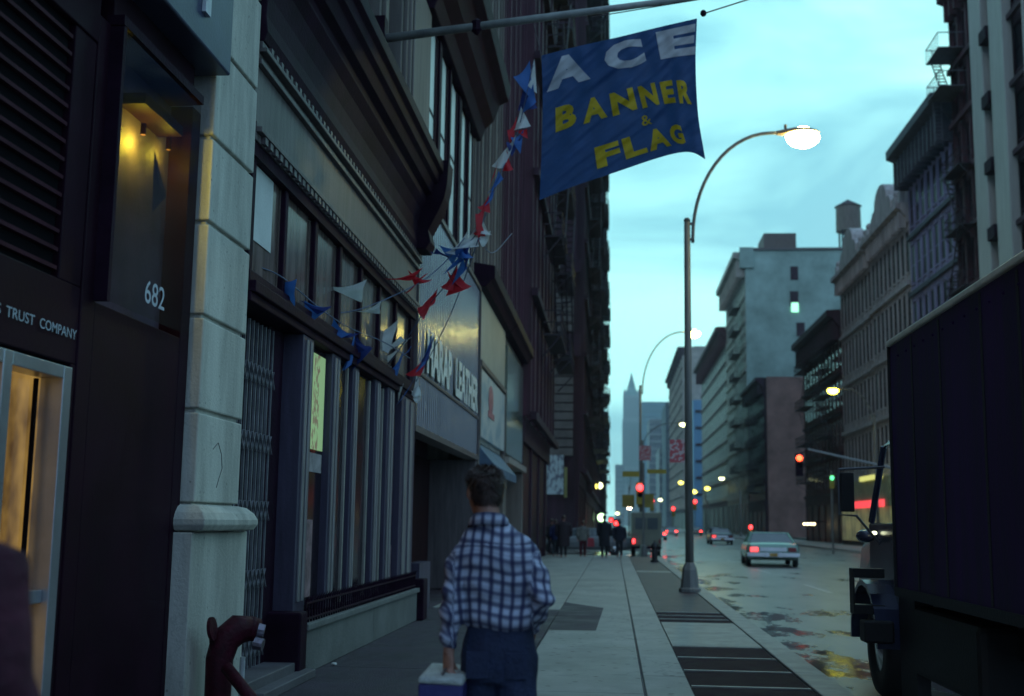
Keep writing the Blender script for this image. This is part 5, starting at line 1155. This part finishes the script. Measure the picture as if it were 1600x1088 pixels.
for lp in col_.data.loops:
    c = col_.data.vertices[lp.vertex_index].co; uv2.data[lp.index].uv = (c.x + 2, c.z * .8)
# jeans
b = MB(); b.rings([(-.525, 5.585, .78, .165, .118), (-.525, 5.585, .86, .178, .125), (-.525, 5.585, .93, .172, .122), (-.525, 5.585, 1.0, .156, .110), (-.525, 5.585, 1.06, .145, .10)], 20, .9)
for sx, fy in ((-1, .10), (1, -.14)):
    hpx = -.525 + sx * .086
    b.tube([(hpx, 5.585, .90), (hpx, 5.585 + fy * .25, .72), (hpx + sx * .008, 5.58 + fy * .55, .50), (hpx + sx * .01, 5.56 + fy * .75, .3), (hpx + sx * .012, 5.55 + fy, .07)], [.095, .094, .073, .062, .058], 14)
jn = b.build('jeans', mat('navy_denim', (.020, .030, .075), .8, var=.35, scale=9, bump=.4, bscale=60), man, origin=(MX, MY, 0)); remesh(jn, .012, 2)
for v in jn.data.vertices: v.co += v.normal * (mn.noise(v.co * 13) * .007)
each('back_pocket', [(-.665, -.565, 5.458, 5.475, .80, .92), (-.485, -.385, 5.458, 5.475, .80, .92)], MATS['navy_denim'], man, bevel=.004)
for sx, fy in ((-1, .10), (1, -.14)):
    fx = -.525 + sx * .1; b = MB().rings([(fx, 5.60 + fy, 0, .045, .13), (fx, 5.60 + fy, .03, .048, .135), (fx, 5.585 + fy, .07, .042, .10), (fx, 5.56 + fy, .1, .036, .05)], 14); b.build('shoe', mat('black_shoe', (.02, .018, .017), .4), man, smooth=True)
# hair: shell plus short tufts
b = MB(); x, y, z = hc
b.rings([(x, y - .035, z - .062, .056, .048), (x, y - .030, z - .03, .070, .064), (x, y - .022, z + .01, .080, .082), (x, y - .012, z + .05, .088, .098), (x, y - .006, z + .09, .074, .088), (x, y - .004, z + .122, .036, .045), (x, y - .004, z + .130, .01, .01)], 22)
hs = b.v[:]; 
rnd = random.Random(3)
for k in range(5200):
    a = rnd.uniform(0, 2 * math.pi); t_ = rnd.random(); zz = z - .065 + .19 * t_
    rr_ = [(-.065, .054, .046, -.035), (-.03, .070, .064, -.03), (.01, .080, .082, -.022), (.05, .088, .098, -.012), (.09, .074, .088, -.006), (.13, .02, .02, -.004)]
    h_ = zz - z
    for i in range(5):
        if rr_[i][0] <= h_ <= rr_[i + 1][0]:
            f_ = (h_ - rr_[i][0]) / (rr_[i + 1][0] - rr_[i][0]); ra, rb, oy = [rr_[i][q_] * (1 - f_) + rr_[i + 1][q_] * f_ for q_ in (1, 2, 3)]
    nx, ny = math.cos(a), math.sin(a)
    if ny > .55 and h_ < .05: continue
    p = Vector((x + ra * nx, y + oy + rb * ny, zz)); up = max(0, h_) * 9
    d = Vector((nx * .5 + rnd.uniform(-.5, .5) - .2, ny * .4 + rnd.uniform(-.4, .4), -1.0 + up * 1.1 + rnd.uniform(-.3, .5))).normalized(); d += Vector((nx, ny, .1)) * .22
    s_ = d.cross(Vector((nx, ny, .3))).normalized() * .0022; L2 = rnd.uniform(.010, .026)
    k0 = len(b.v); b.v += [p - s_, p + s_, p + d * L2 * .6 + s_ * .8, p + d * L2 * .6 - s_ * .8, p + d * L2 + Vector((0, 0, -.003))]
    b.f += [[k0, k0 + 1, k0 + 2, k0 + 3], [k0 + 3, k0 + 2, k0 + 4]]; b.mi += [0, 0]
for v_ in b.v: v_.xyz = (YAWH @ (v_ - Vector(hc))) * .94 + Vector(hc)
b.build('hair', M_hair, man, smooth=False, fix=False)
# package
pk = thing('package', 'white topped blue package carried in the left hand of the man in plaid', 'package', (-.765, 5.5, .5))
b = MB().hexa([(-.86, 5.37, .50), (-.67, 5.37, .50), (-.67, 5.72, .52), (-.86, 5.72, .52), (-.865, 5.37, .785), (-.665, 5.37, .785), (-.665, 5.72, .805), (-.865, 5.72, .805)]); b.build('carton', mat('blue_carton', (.05, .045, .20), .5, var=.2), pk, bevel=.008)
b = MB().hexa([(-.868, 5.36, .788), (-.662, 5.36, .780), (-.662, 5.73, .79), (-.868, 5.73, .80), (-.862, 5.365, .818), (-.668, 5.365, .812), (-.668, 5.725, .832), (-.862, 5.725, .838)]); b.build('wrapping', mat('crumpled_white_paper', (.52, .54, .50), .8, var=.15, scale=9, bump=1.0, bscale=18), pk, bevel=.012)
b = MB().tube([(-.765, 5.42, .815), (-.762, 5.47, .835), (-.757, 5.56, .838), (-.757, 5.62, .82)], .006, 6); b.build('handle_string', M_iron_g, pk)

def far_person(label, x, y, h, coat, leg, yaw=0., long=False, hat=None, wide=1.0, armbag=None, lean=0., groundz=0.):
    t = thing('person', label, 'person', (x, y, groundz), None); k = h / 1.75; g = groundz
    cm = mat('coat_%s' % ''.join(c for c in label if c.isalpha())[:24].lower(), coat, .85, var=.3, scale=6); lm = mat('legs_%d%d%d' % tuple(int(c * 200) for c in leg), leg, .8, var=.2)
    b = MB(); make_head(b, (0, 0, 1.63 * k), .078 * k)
    b.tube([(0, 0, 1.55 * k), (0, -.01, 1.42 * k)], .055 * k, 10).rings([(0, 0, .85 * k, .14, .10), (0, 0, 1.2 * k, .15, .10), (0, 0, 1.42 * k, .13, .07)], 12)
    for s in (-1, 1):
        b.tube([(s * .14, 0, 1.38 * k), (s * .2, 0, 1.36 * k), (s * .25, -.03, 1.08 * k), (s * .235, .05, .86 * k)], [.05, .05, .038, .028], 8)
        make_hand(b, (s * .235, .05, .84 * k), (0, .05, -1), s, curl=.6)
        b.tube([(s * .08, 0, .9 * k), (s * .09, s * .07, .5 * k), (s * .09, s * .12 - .03, .06)], [.08, .05, .035], 8)
        b.rings([(s * .09, s * .12, 0, .045, .12), (s * .09, s * .12, .05, .045, .12), (s * .09, s * .12 - .03, .09, .035, .05)], 10)
    bo = b.build('body', M_skin, t, origin=(0, 0, 0)); remesh(bo, .012, 1); bo.location = (0, 0, 0)
    b = MB(); lo_ = .45 if long else .78; w2 = .20 * wide
    b.rings([(0, 0, lo_ * k, w2 * 1.0, .15 * wide), (0, 0, .95 * k, w2 * .95, .15 * wide), (0, 0, 1.15 * k, w2 * .92, .14 * wide), (0, 0, 1.35 * k, w2 * 1.02, .14 * wide), (0, 0, 1.44 * k, w2 * .7, .10), (0, 0, 1.5 * k, .075, .075)], 16, .9)
    for s in (-1, 1): b.tube([(s * w2 * .6, 0, 1.37 * k), (s * w2 * 1.05, 0, 1.37 * k), (s * (w2 + .055), -.03, 1.08 * k), (s * (w2 + .04), .05, .88 * k)], [.07, .08, .065, .05], 10)
    co = b.build('coat', cm, t, origin=(0, 0, 0)); remesh(co, .022, 2); co.location = (0, 0, 0)
    b = MB().rings([(0, 0, .75 * k, .15, .11), (0, 0, .95 * k, .15, .11)], 12)
    for s in (-1, 1): b.tube([(s * .08, 0, .85 * k), (s * .09, s * .07, .5 * k), (s * .09, s * .12 - .03, .08)], [.10, .075, .062], 10)
    tr = b.build('trousers', lm, t, origin=(0, 0, 0)); remesh(tr, .022, 1); tr.location = (0, 0, 0)
    b = MB().rings([(0, -.02, 1.60 * k, .08, .07), (0, -.015, 1.66 * k, .09, .10), (0, -.01, 1.72 * k, .082, .098), (0, -.005, 1.765 * k, .03, .04)], 14)
    hr = b.build('hair', M_hair if not hat else mat('hat_' + hat[0], hat[1], .8), t, origin=(0, 0, 0)); hr.location = (0, 0, 0)
    if armbag:
        b = MB().hexa([(w2 + .0, -.12, .45), (w2 + .34, -.12, .45), (w2 + .34, .1, .45), (w2, .1, .45), (w2 + .03, -.08, .85), (w2 + .30, -.08, .85), (w2 + .30, .06, .85), (w2 + .03, .06, .85)])
        bg_ = b.build('shopping_bag', mat('red_bag', (.5, .04, .06), .5, emit=.0), None, bevel=.02, origin=(0, 0, 0)); bg_.location = (x, y, g); tag(bg_, 'red shopping bag held by the pale-coated walker', 'bag')
    t.rotation_euler = (0, 0, yaw)
    return t
far_person('walker in navy coat at the far left of the distant group, half hidden', -2.68, 55.5, 1.66, (.02, .025, .09), (.02, .02, .03))
far_person('heavy set walker in a broad dark brown coat, left in the distant group', -2.25, 54.0, 1.85, (.03, .018, .022), (.015, .012, .015), long=True, wide=1.45)
far_person('walker in pale coat and dark red trousers with a red bag', -1.42, 55.5, 1.62, (.20, .20, .17), (.10, .01, .02), armbag=True)
far_person('tall walker in long black coat in the middle of the sidewalk', -.42, 54.5, 1.90, (.012, .012, .018), (.012, .012, .015), long=True, wide=1.25)
far_person('second black clad walker, right of the tall one in the long coat', .26, 55.5, 1.68, (.014, .014, .028), (.012, .012, .02), wide=1.15)
far_person('distant dark figure close to the shop wall behind the group', -2.95, 57.0, 1.7, (.04, .03, .03), (.03, .02, .03))
# passer-by cut by the left edge
ep = thing('person', 'passer-by in a maroon coat with blue bundle, cut off by the left frame edge', 'person', (-1.62, 2.66, 0))
b = MB(); make_head(b, (-1.66, 2.66, 1.70)); b.tube([(-1.66, 2.65, 1.62), (-1.66, 2.64, 1.48)], .055, 10)
b.rings([(-1.64, 2.66, .9, .14, .1), (-1.64, 2.66, 1.2, .15, .1), (-1.65, 2.66, 1.44, .13, .07)], 12)
b.tube([(-1.5, 2.66, 1.42), (-1.43, 2.66, 1.38), (-1.37, 2.62, 1.12), (-1.32, 2.72, .92)], [.05, .05, .038, .028], 8); make_hand(b, (-1.32, 2.72, .9), (-.1, .3, -1), -1, curl=.9)
b.tube([(-1.8, 2.66, 1.42), (-1.88, 2.66, 1.38), (-1.9, 2.62, 1.12), (-1.86, 2.72, .92)], [.05, .05, .038, .028], 8); make_hand(b, (-1.86, 2.72, .9), (0, .1, -1), 1, curl=.6)
for s in (-1, 1): b.tube([(-1.64 + s * .09, 2.66, .9), (-1.64 + s * .09, 2.66 + s * .1, .06)], [.08, .035], 8).rings([(-1.64 + s * .09, 2.7 + s * .1, 0, .045, .12), (-1.64 + s * .09, 2.68 + s * .1, .08, .04, .09)], 10)
bo = b.build('body', M_skin, ep); remesh(bo, .008, 2)
b = MB().rings([(-1.62, 2.66, .45, .25, .19), (-1.62, 2.66, .8, .24, .18), (-1.63, 2.66, 1.15, .215, .16), (-1.64, 2.66, 1.36, .215, .14), (-1.65, 2.66, 1.45, .15, .1), (-1.66, 2.65, 1.52, .08, .08)], 18, .9)
b.tube([(-1.5, 2.66, 1.38), (-1.43, 2.66, 1.385), (-1.37, 2.62, 1.12), (-1.325, 2.70, .97)], [.075, .085, .075, .06], 12).tube([(-1.8, 2.66, 1.38), (-1.87, 2.66, 1.385), (-1.9, 2.62, 1.12), (-1.865, 2.70, .97)], [.075, .085, .075, .06], 12)
co = b.build('coat', mat('maroon_coat', (.05, .006, .018), .85, var=.4, scale=8, bump=.5, bscale=30), ep); remesh(co, .012, 3)
for v in co.data.vertices: v.co += v.normal * mn.noise(v.co * 9) * .012
b = MB()
for s in (-1, 1): b.tube([(-1.64 + s * .09, 2.66, .9), (-1.64 + s * .09, 2.66 + s * .1, .08)], [.1, .07], 10)
b.build('trousers', MATS['navy_denim'], ep, smooth=True)
b = MB().rings([(-1.66, 2.63, 1.62, .08, .07), (-1.66, 2.64, 1.72, .088, .1), (-1.66, 2.65, 1.81, .05, .06), (-1.66, 2.65, 1.83, .02, .02)], 14); b.build('hair', M_hair, ep, smooth=True)
bu = MB().ball((-1.42, 2.50, 1.02), (.10, .09, .19), 16, 12); bo = bu.build('bundle', mat('blue_bundle_cloth', (.05, .08, .24), .8, var=.5, scale=14, bump=.8, bscale=20), None, smooth=True); tag(bo, 'blue cloth bundle held by the maroon-coated passer-by at the left edge', 'bundle')
for v in bo.data.vertices: v.co += v.co.normalized() * mn.noise(v.co * 14) * .02

# ================================================================== vehicles
def wheel(mb_parent, x, y, r, wv, s, z0=-.15):
    w_ = MB()
    prof = [(wv / 2, r * .55), (wv / 2, r * .93), (wv * .35, r), (-wv * .35, r), (-wv / 2, r * .93), (-wv / 2, r * .55)]
    n = 24; k = len(prof)
    for i in range(n):
        a = 2 * math.pi * i / n
        for (ox, rr_) in prof: w_.v.append(Vector((x + ox, y + rr_ * math.cos(a), z0 + r + rr_ * math.sin(a))))
    for i in range(n):
        for j in range(k): w_.f.append([i * k + j, i * k + (j + 1) % k, ((i + 1) % n) * k + (j + 1) % k, ((i + 1) % n) * k + j]); w_.mi.append(0)
    t = w_.build('wheel', M_rubber, mb_parent, smooth=True)
    h = MB(); n = 16
    for sg in (-1, 1):
        k0 = len(h.v); cx = x + sg * wv * .40
        for i in range(n):
            a = 2 * math.pi * i / n; h.v.append(Vector((cx, y + r * .56 * math.cos(a), z0 + r + r * .56 * math.sin(a))))
        h.v.append(Vector((cx + sg * .04, y, z0 + r)))
        for i in range(n): h.f.append([k0 + i, k0 + (i + 1) % n, k0 + n]); h.mi.append(0)
    h.build('hub', M_chrome, t)
def sedan(label, paint, x, y, yaw=0, tail=None, wid=2.0, name='parked_car', brake=(1, 1), group='cars in the roadway'):
    t = thing(name, label, 'car', (0, 0, 0), group); hw = wid / 2; z0 = 0
    # body: cross sections from rear bumper (y=-2.6) to nose (y=2.7)
    secs = [(-2.62, hw * .90, .42, .80), (-2.55, hw * .96, .34, .90), (-2.3, hw, .28, .96), (-1.2, hw, .26, .98), (0, hw, .26, .97), (1.4, hw, .26, .95), (2.3, hw * .98, .28, .90), (2.62, hw * .93, .34, .84), (2.7, hw * .86, .42, .76)]
    b = MB(); n = 12
    for (yy, w2, zl, zh) in secs:
        m_ = (zl + zh) / 2 + .05
        b.v += [Vector(q) for q in ((-w2 * .86, yy, zl), (-w2 * .97, yy, zl + .12), (-w2, yy, m_), (-w2 * .97, yy, zh - .09), (-w2 * .88, yy, zh), (-w2 * .4, yy, zh + .025), (w2 * .4, yy, zh + .025), (w2 * .88, yy, zh), (w2 * .97, yy, zh - .09), (w2, yy, m_), (w2 * .97, yy, zl + .12), (w2 * .86, yy, zl))]
    for i in range(len(secs) - 1):
        for j in range(n): b.f.append([i * n + j, i * n + (j + 1) % n, (i + 1) * n + (j + 1) % n, (i + 1) * n + j]); b.mi.append(0)
    b.f.append(list(range(n))); b.f.append([(len(secs) - 1) * n + j for j in range(n)][::-1]); b.mi += [0, 0]
    b.build('body', paint, t, smooth=False, bevel=.02, origin=(0, 0, 0))
    zr = 1.40
    b = MB(); rb, rt, ft_, fb = -1.55, -.85, .55, 1.15; w1, w2 = hw * .88, hw * .70
    # roof and pillars
    b.hexa([(-w2, rt, zr - .05), (w2, rt, zr - .05), (w2, ft_, zr - .05), (-w2, ft_, zr - .05), (-w2 * .94, rt + .06, zr), (w2 * .94, rt + .06, zr), (w2 * .94, ft_ - .06, zr), (-w2 * .94, ft_ - .06, zr)])
    for s in (-1, 1):
        for (ya, yb_) in ((rb, rt), (-.35, -.32), (fb, ft_)):
            b.tube([(s * w1, ya, .97), (s * w2 * .99, yb_, zr - .03)], .045, 6)
        b.hexa([(s * w1, rb - .02, .96), (s * w1, rb + .42, .96), (s * (w1 - .05), rb + .42, .96), (s * (w1 - .05), rb - .02, .96), (s * w2, rt, zr - .04), (s * w2, rt + .22, zr - .04), (s * (w2 - .05), rt + .22, zr - .04), (s * (w2 - .05), rt, zr - .04)])
    b.build('roof', paint, t, origin=(0, 0, 0), bevel=.01)
    g2 = .96
    MB().add([(-w1 * .93, rb + .02, .985), (w1 * .93, rb + .02, .985), (w2 * .93, rt - .0, zr - .06), (-w2 * .93, rt, zr - .06), (-w1 * .93, rb + .05, .985), (w1 * .93, rb + .05, .985), (w2 * .93, rt + .03, zr - .06), (-w2 * .93, rt + .03, zr - .06)], [(0, 1, 2, 3), (7, 6, 5, 4), (0, 4, 5, 1), (1, 5, 6, 2), (2, 6, 7, 3), (3, 7, 4, 0)]).build('rear_window', M_cargl, t, origin=(0, 0, 0))
    MB().add([(-w1 * .93, fb - .02, .985), (w1 * .93, fb - .02, .985), (w2 * .93, ft_ + .0, zr - .06), (-w2 * .93, ft_, zr - .06), (-w1 * .93, fb - .05, .985), (w1 * .93, fb - .05, .985), (w2 * .93, ft_ - .03, zr - .06), (-w2 * .93, ft_ - .03, zr - .06)], [(0, 1, 2, 3), (7, 6, 5, 4), (0, 4, 5, 1), (1, 5, 6, 2), (2, 6, 7, 3), (3, 7, 4, 0)]).build('windshield', M_cargl, t, origin=(0, 0, 0))
    for s in (-1, 1):
        MB().add([(s * w1 * .985, rb + .40, .99), (s * w1 * .985, fb - .1, .99), (s * w2 * .985, ft_ - .02, zr - .06), (s * w2 * .985, rt + .22, zr - .06), (s * w1 * .96, rb + .40, .99), (s * w1 * .96, fb - .1, .99), (s * w2 * .96, ft_ - .02, zr - .06), (s * w2 * .96, rt + .22, zr - .06)], [(0, 1, 2, 3), (7, 6, 5, 4), (0, 4, 5, 1), (1, 5, 6, 2), (2, 6, 7, 3), (3, 7, 4, 0)]).build('side_window', M_cargl, t, origin=(0, 0, 0))
    MB().box(-hw * .97, hw * .97, -2.80, -2.63, .42, .58).box(-hw * .3, -hw * .22, -2.82, -2.8, .40, .60).box(hw * .22, hw * .3, -2.82, -2.8, .40, .60).build('rear_bumper', M_chrome, t, bevel=.03, origin=(0, 0, 0))
    MB().box(-hw * .97, hw * .97, 2.72, 2.86, .42, .58).build('front_bumper', M_chrome, t, bevel=.03, origin=(0, 0, 0))
    MB().box(-.16, .16, -2.835, -2.805, .44, .57).build('number_plate', mat('orange_plate', (.45, .26, .05), .5), t, origin=(0, 0, 0))
    MB().box(-hw * .5, hw * .5, -2.66, -2.625, .64, .80).build('rear_panel', M_chrome, t, origin=(0, 0, 0))
    for s, on in ((-1, brake[0]), (1, brake[1])):
        MB().box(s * hw * .56, s * hw * .86, -2.67, -2.60, .62, .80).build('tail_light', (tail or M_red_g) if on else mat('unlit_tail', (.25, .02, .02), .3), t, origin=(0, 0, 0), bevel=.01)
        MB().box(s * hw * .5, s * hw * .82, 2.69, 2.73, .55, .72).build('headlight', M_chrome, t, origin=(0, 0, 0))
    for s in (-1, 1):
        for yy in (-1.6, 1.75): wheel(t, s * (hw - .12), yy, .35, .2, s, 0)
    t.location = (x, y, -.15); t.rotation_euler = (0, 0, yaw)
    return t
M_cargl = mat('car_glass', (.10, .12, .12), .08, var=.1, bump=0, spec=.8)
M_p1 = mat('pale_green_paint', (.24, .38, .30), .22, metal=.3, var=.1, bump=0, spec=.6)
M_tl = lit('tail_glow_dim', (1, .05, .04), 1.6)
sedan('pale green grey sedan seen from behind in the roadway left of the truck', M_p1, 6.62, 52.3, R(-3), tail=M_tl, wid=2.15, brake=(1, 0))
sedan('dark blue car farther on, left of the pale sedan', mat('dark_blue_paint', (.05, .08, .11), .3, var=.1, bump=0), 9.4, 108, 0, tail=M_tl, wid=2.0, brake=(1, 0))
M_tlf = lit('tail_glow', (1, .04, .03), 8)
def at_px(px, Y_): return P(px, 830, Y=Y_).x
for (px, Y_, lb, pt_) in ((1028, 128, 'nearest car of the far queue with two lit tail lights', (.10, .09, .03)), (1049, 178, 'car of the far queue just left of the near lamp post', (.06, .06, .07)), (1088, 190, 'car of the far queue showing right of the near lamp post', (.05, .06, .08)), (1014, 185, 'car of the far queue nearest the kerb', (.1, .1, .1)), (1032, 235, 'farthest car of the queue', (.08, .03, .03)), (1120, 165, 'dark parked car beyond the dark blue one', (.03, .04, .05))):
    sedan(lb, mat('paint_%d' % px, pt_, .3, var=.1, bump=0), at_px(px, Y_), Y_ + 2.6, 0, tail=M_tlf if px != 1120 else M_tl)
sedan('white car crossing on the side street behind the walkers', mat('white_car_paint', (.20, .22, .22), .3, var=.1, bump=0), -1.6, 66, R(90), tail=M_tl, name='crossing_car')
# oncoming white glare in the queue
q = P(1021, 824, Y=150)
tag(MB().ball(q, (.42, .2, .5), 12, 8).tube([(q.x, q.y + .2, q.z), (q.x, q.y + .2, -.15)], .05, 6).build('work_light', M_white_g), 'white glaring light low among the red tail lights', 'light')
# van at the crossing
vn = thing('delivery_van', 'beige box van stopped at the crossing right of the walkers', 'van', (1.8, 66, -.15))
M_van = mat('beige_van_paint', (.24, .25, .18), .5, var=.15, scale=1)
MB().box(.95, 2.55, 64.5, 68.2, .35, 2.15).build('box', M_van, vn, bevel=.06)
MB().hexa([(1.0, 68.22, .35), (2.5, 68.22, .35), (2.5, 69.9, .35), (1.0, 69.9, .35), (1.05, 68.22, 1.9), (2.45, 68.22, 1.9), (2.45, 69.1, 1.85), (1.05, 69.1, 1.85)]).build('cab', M_van, vn, bevel=.05)
MB().box(1.15, 1.7, 64.46, 64.49, 1.25, 1.85).box(1.8, 2.35, 64.46, 64.49, 1.25, 1.85).build('rear_window', M_cargl, vn)
MB().box(.95, 2.55, 64.35, 64.5, .22, .34).build('rear_bumper', M_iron_d, vn)
for s, mm in ((0, M_red_g), (1, MATS['unlit_tail'])): MB().box(1.0 + s * 1.4, 1.12 + s * 1.4, 64.44, 64.49, .5, .72).build('tail_light', mm, vn)
for x_ in (1.08, 2.42):
    for y_ in (65.4, 69.0): wheel(vn, x_, y_, .36, .2, 1)

# the truck
tk = thing('box_truck', 'dark box truck parked at the kerb filling the right edge, mirror and step sticking out', 'truck', (3.8, 8, -.15))
M_tk = mat('dark_truck_paint', (.040, .018, .075), .55, var=.65, scale=.8, bump=.06, streak=True, rvar=.12, spec=.1)
M_tkb = mat('truck_black', (.008, .007, .009), .6, var=.2)
TX, TY, TZ = 2.62, 11.45, 3.22
MB().box(TX, TX + 2.35, 2.2, TY, .92, TZ).build('cargo_box', M_tk, tk, bevel=.02)
each('panel_seam', [(TX - .006, TX - .001, yy, yy + .05, .97, TZ - .04) for yy in (3.0, 4.2, 5.4, 6.6, 7.8, 8.6, 9.7, 10.6)], M_tkb, tk)
b = MB(); zz = 1.1
for yy in [3.0 + .3 * i for i in range(28)]: b.ball((TX - .002, yy, TZ - .14), .012, 6, 4)
b.build('rivets', M_tk, tk)
MB().box(TX - .03, TX + .08, 2.2, TY + .01, TZ - .01, TZ + .045).build('top_rail', mat('rail_aluminium', (.80, .78, .66), .35, metal=.1, var=.15, bump=.03), tk, bevel=.012)
MB().box(TX - .025, TX - .0, 2.2, TY, .88, .96).box(TX - .02, TX + .03, TY - .0, TY + .03, .9, TZ).build('lower_rail', M_tkb, tk)
MB().box(TX + .35, TX + .55, 2.4, 15, .55, .85).box(TX + 1.75, TX + 1.95, 2.4, 15, .55, .85).build('chassis', M_tkb, tk)
# cab ahead of the box
c0 = 2.74
cb = MB().hexa([(c0, TY + .12, .75), (c0 + 2.0, TY + .12, .75), (c0 + 2.0, 13.2, .75), (c0, 13.2, .75), (c0, TY + .12, 1.55), (c0 + 2.0, TY + .12, 1.55), (c0 + 2.0, 13.2, 1.55), (c0, 13.2, 1.55)])
cb.hexa([(c0 + .06, TY + .12, 2.35), (c0 + 1.94, TY + .12, 2.35), (c0 + 1.9, 12.9, 2.35), (c0 + .1, 12.9, 2.35), (c0 + .2, TY + .14, 2.5), (c0 + 1.8, TY + .14, 2.5), (c0 + 1.75, 12.8, 2.5), (c0 + .25, 12.8, 2.5)])
cb.hexa([(c0, TY + .12, 1.55), (c0 + .06, TY + .12, 1.55), (c0 + .06, TY + .3, 1.55), (c0, TY + .3, 1.55), (c0 + .06, TY + .12, 2.35), (c0 + .12, TY + .12, 2.35), (c0 + .12, TY + .3, 2.35), (c0 + .06, TY + .3, 2.35)])
cb.tube([(c0 + .03, 13.2, 1.55), (c0 + .12, 12.9, 2.36)], .04, 6).tube([(c0 + 1.97, 13.2, 1.55), (c0 + 1.88, 12.9, 2.36)], .04, 6)
M_tkp = mat('blue_black_cab_paint', (.03, .035, .075), .25, var=.3, scale=2, bump=0)
cb.build('cab', M_tkp, tk, bevel=.02)
hd = MB().hexa([(c0 + .12, 13.21, .7), (c0 + 1.88, 13.21, .7), (c0 + 1.75, 15.2, .7), (c0 + .25, 15.2, .7), (c0 + .12, 13.21, 1.5), (c0 + 1.88, 13.21, 1.5), (c0 + 1.7, 15.1, 1.32), (c0 + .3, 15.1, 1.32)]); hd.build('hood', M_tkp, tk, bevel=.08)
# fender over the front wheel
b = MB(); n = 10; yc, rr_ = 12.45, .62; k0 = 0
for i in range(n + 1):
    a = math.pi * i / n; 
    for x_ in (2.50, 2.95):
        for r_ in (rr_, rr_ - .05): b.v.append(Vector((x_, yc + r_ * math.cos(a) * 1.05, .36 + r_ * math.sin(a))))
for i in range(n):
    o = i * 4; b.f += [[o, o + 4, o + 6, o + 2], [o + 1, o + 3, o + 7, o + 5], [o, o + 1, o + 5, o + 4], [o + 2, o + 6, o + 7, o + 3]]; b.mi += [0] * 4
b.build('fender', M_tkp, tk)
b = MB().ball(P(1352, 838, Y=12.9), (.10, .14, .07), 10, 6); b.build('marker_housing', M_tkp, tk, smooth=True)
MB().ball(P(1366, 833, Y=12.7), (.03, .02, .02), 8, 6).build('marker_light', lit('marker_glow', (.9, .95, .6), 3), tk)
wheel(tk, 2.74, 12.35, .5, .26, 1); wheel(tk, 4.5, 12.35, .5, .26, 1)
for yy in (4.4,):
    wheel(tk, 2.82, yy, .5, .5, 1); wheel(tk, 4.55, yy, .5, .5, 1)
MB().box(TX + .06, TX + .6, 9.2, 11.2, .2, .8).build('fuel_tank', M_tkb, tk, bevel=.06)
MB().box(TX + .08, TX + .2, 11.15, 11.75, -.1, .9).build('mud_flap', M_tkb, tk)
M_brk = mat('dull_bracket_steel', (.10, .10, .11), .5)
# mirror and its bracket
q0, q1 = P(1313, 738, Y=12.6), P(1336, 800, Y=12.6)
mr_ = MB().box(q0.x, q1.x, 12.6, 12.66, q1.z, q0.z).build('mirror', M_tkb, tk, bevel=.012)
MB().tube([(q0.x - .01, 12.63, q0.z + .03), (c0 + .06, 12.63, q0.z + .06)], .014, 6).tube([(q0.x - .015, 12.63, q0.z + .03), (q0.x - .015, 12.63, q1.z - .03), (q1.x + .02, 12.63, q1.z - .04), (c0 + .02, 12.7, q1.z - .34)], .014, 6).build('mirror_bracket', M_brk, mr_)
# step bracket and running board end
q0, q1 = P(1331, 888, Y=12.0), P(1366, 960, Y=12.0)
b = MB().box(q0.x, q1.x + .1, 11.95, 12.15, q0.z - .09, q0.z).box(q0.x, q1.x + .1, 11.95, 12.15, q1.z, q1.z + .09).box(q0.x, q0.x + .015, 11.95, 12.15, q1.z + .09, q0.z - .09); b.build('step_bracket', M_tkb, tk, bevel=.006)
q0, q1 = P(1349, 970, Y=11.8), P(1372, 1005, Y=11.8); MB().box(q0.x, q1.x + .15, 11.75, 12.0, q1.z, q0.z).build('step', M_tkb, tk, bevel=.02)


# ================================================================== haze
hz = MB().box(-400, 420, -40, 1900, -3.0, 260).build('haze', None, origin=(0, 0, 0)) if False else None
me = bpy.data.meshes.new('haze'); b = MB().box(-420, 440, -60, 1900, -2.2, 262); me.from_pydata(b.v, [], b.f)
hm = bpy.data.materials.new('haze_air'); hm.use_nodes = True; t = hm.node_tree; t.nodes.clear()
o_ = t.nodes.new('ShaderNodeOutputMaterial'); pv = t.nodes.new('ShaderNodeVolumePrincipled'); pv.inputs['Color'].default_value = (.75, .95, 1, 1)
pv.inputs['Density'].default_value = .00028; pv.inputs['Anisotropy'].default_value = .2; t.links.new(pv.outputs[0], o_.inputs['Volume'])
me.materials.append(hm); ho = bpy.data.objects.new('haze', me); COL.objects.link(ho); ho['kind'] = 'stuff'
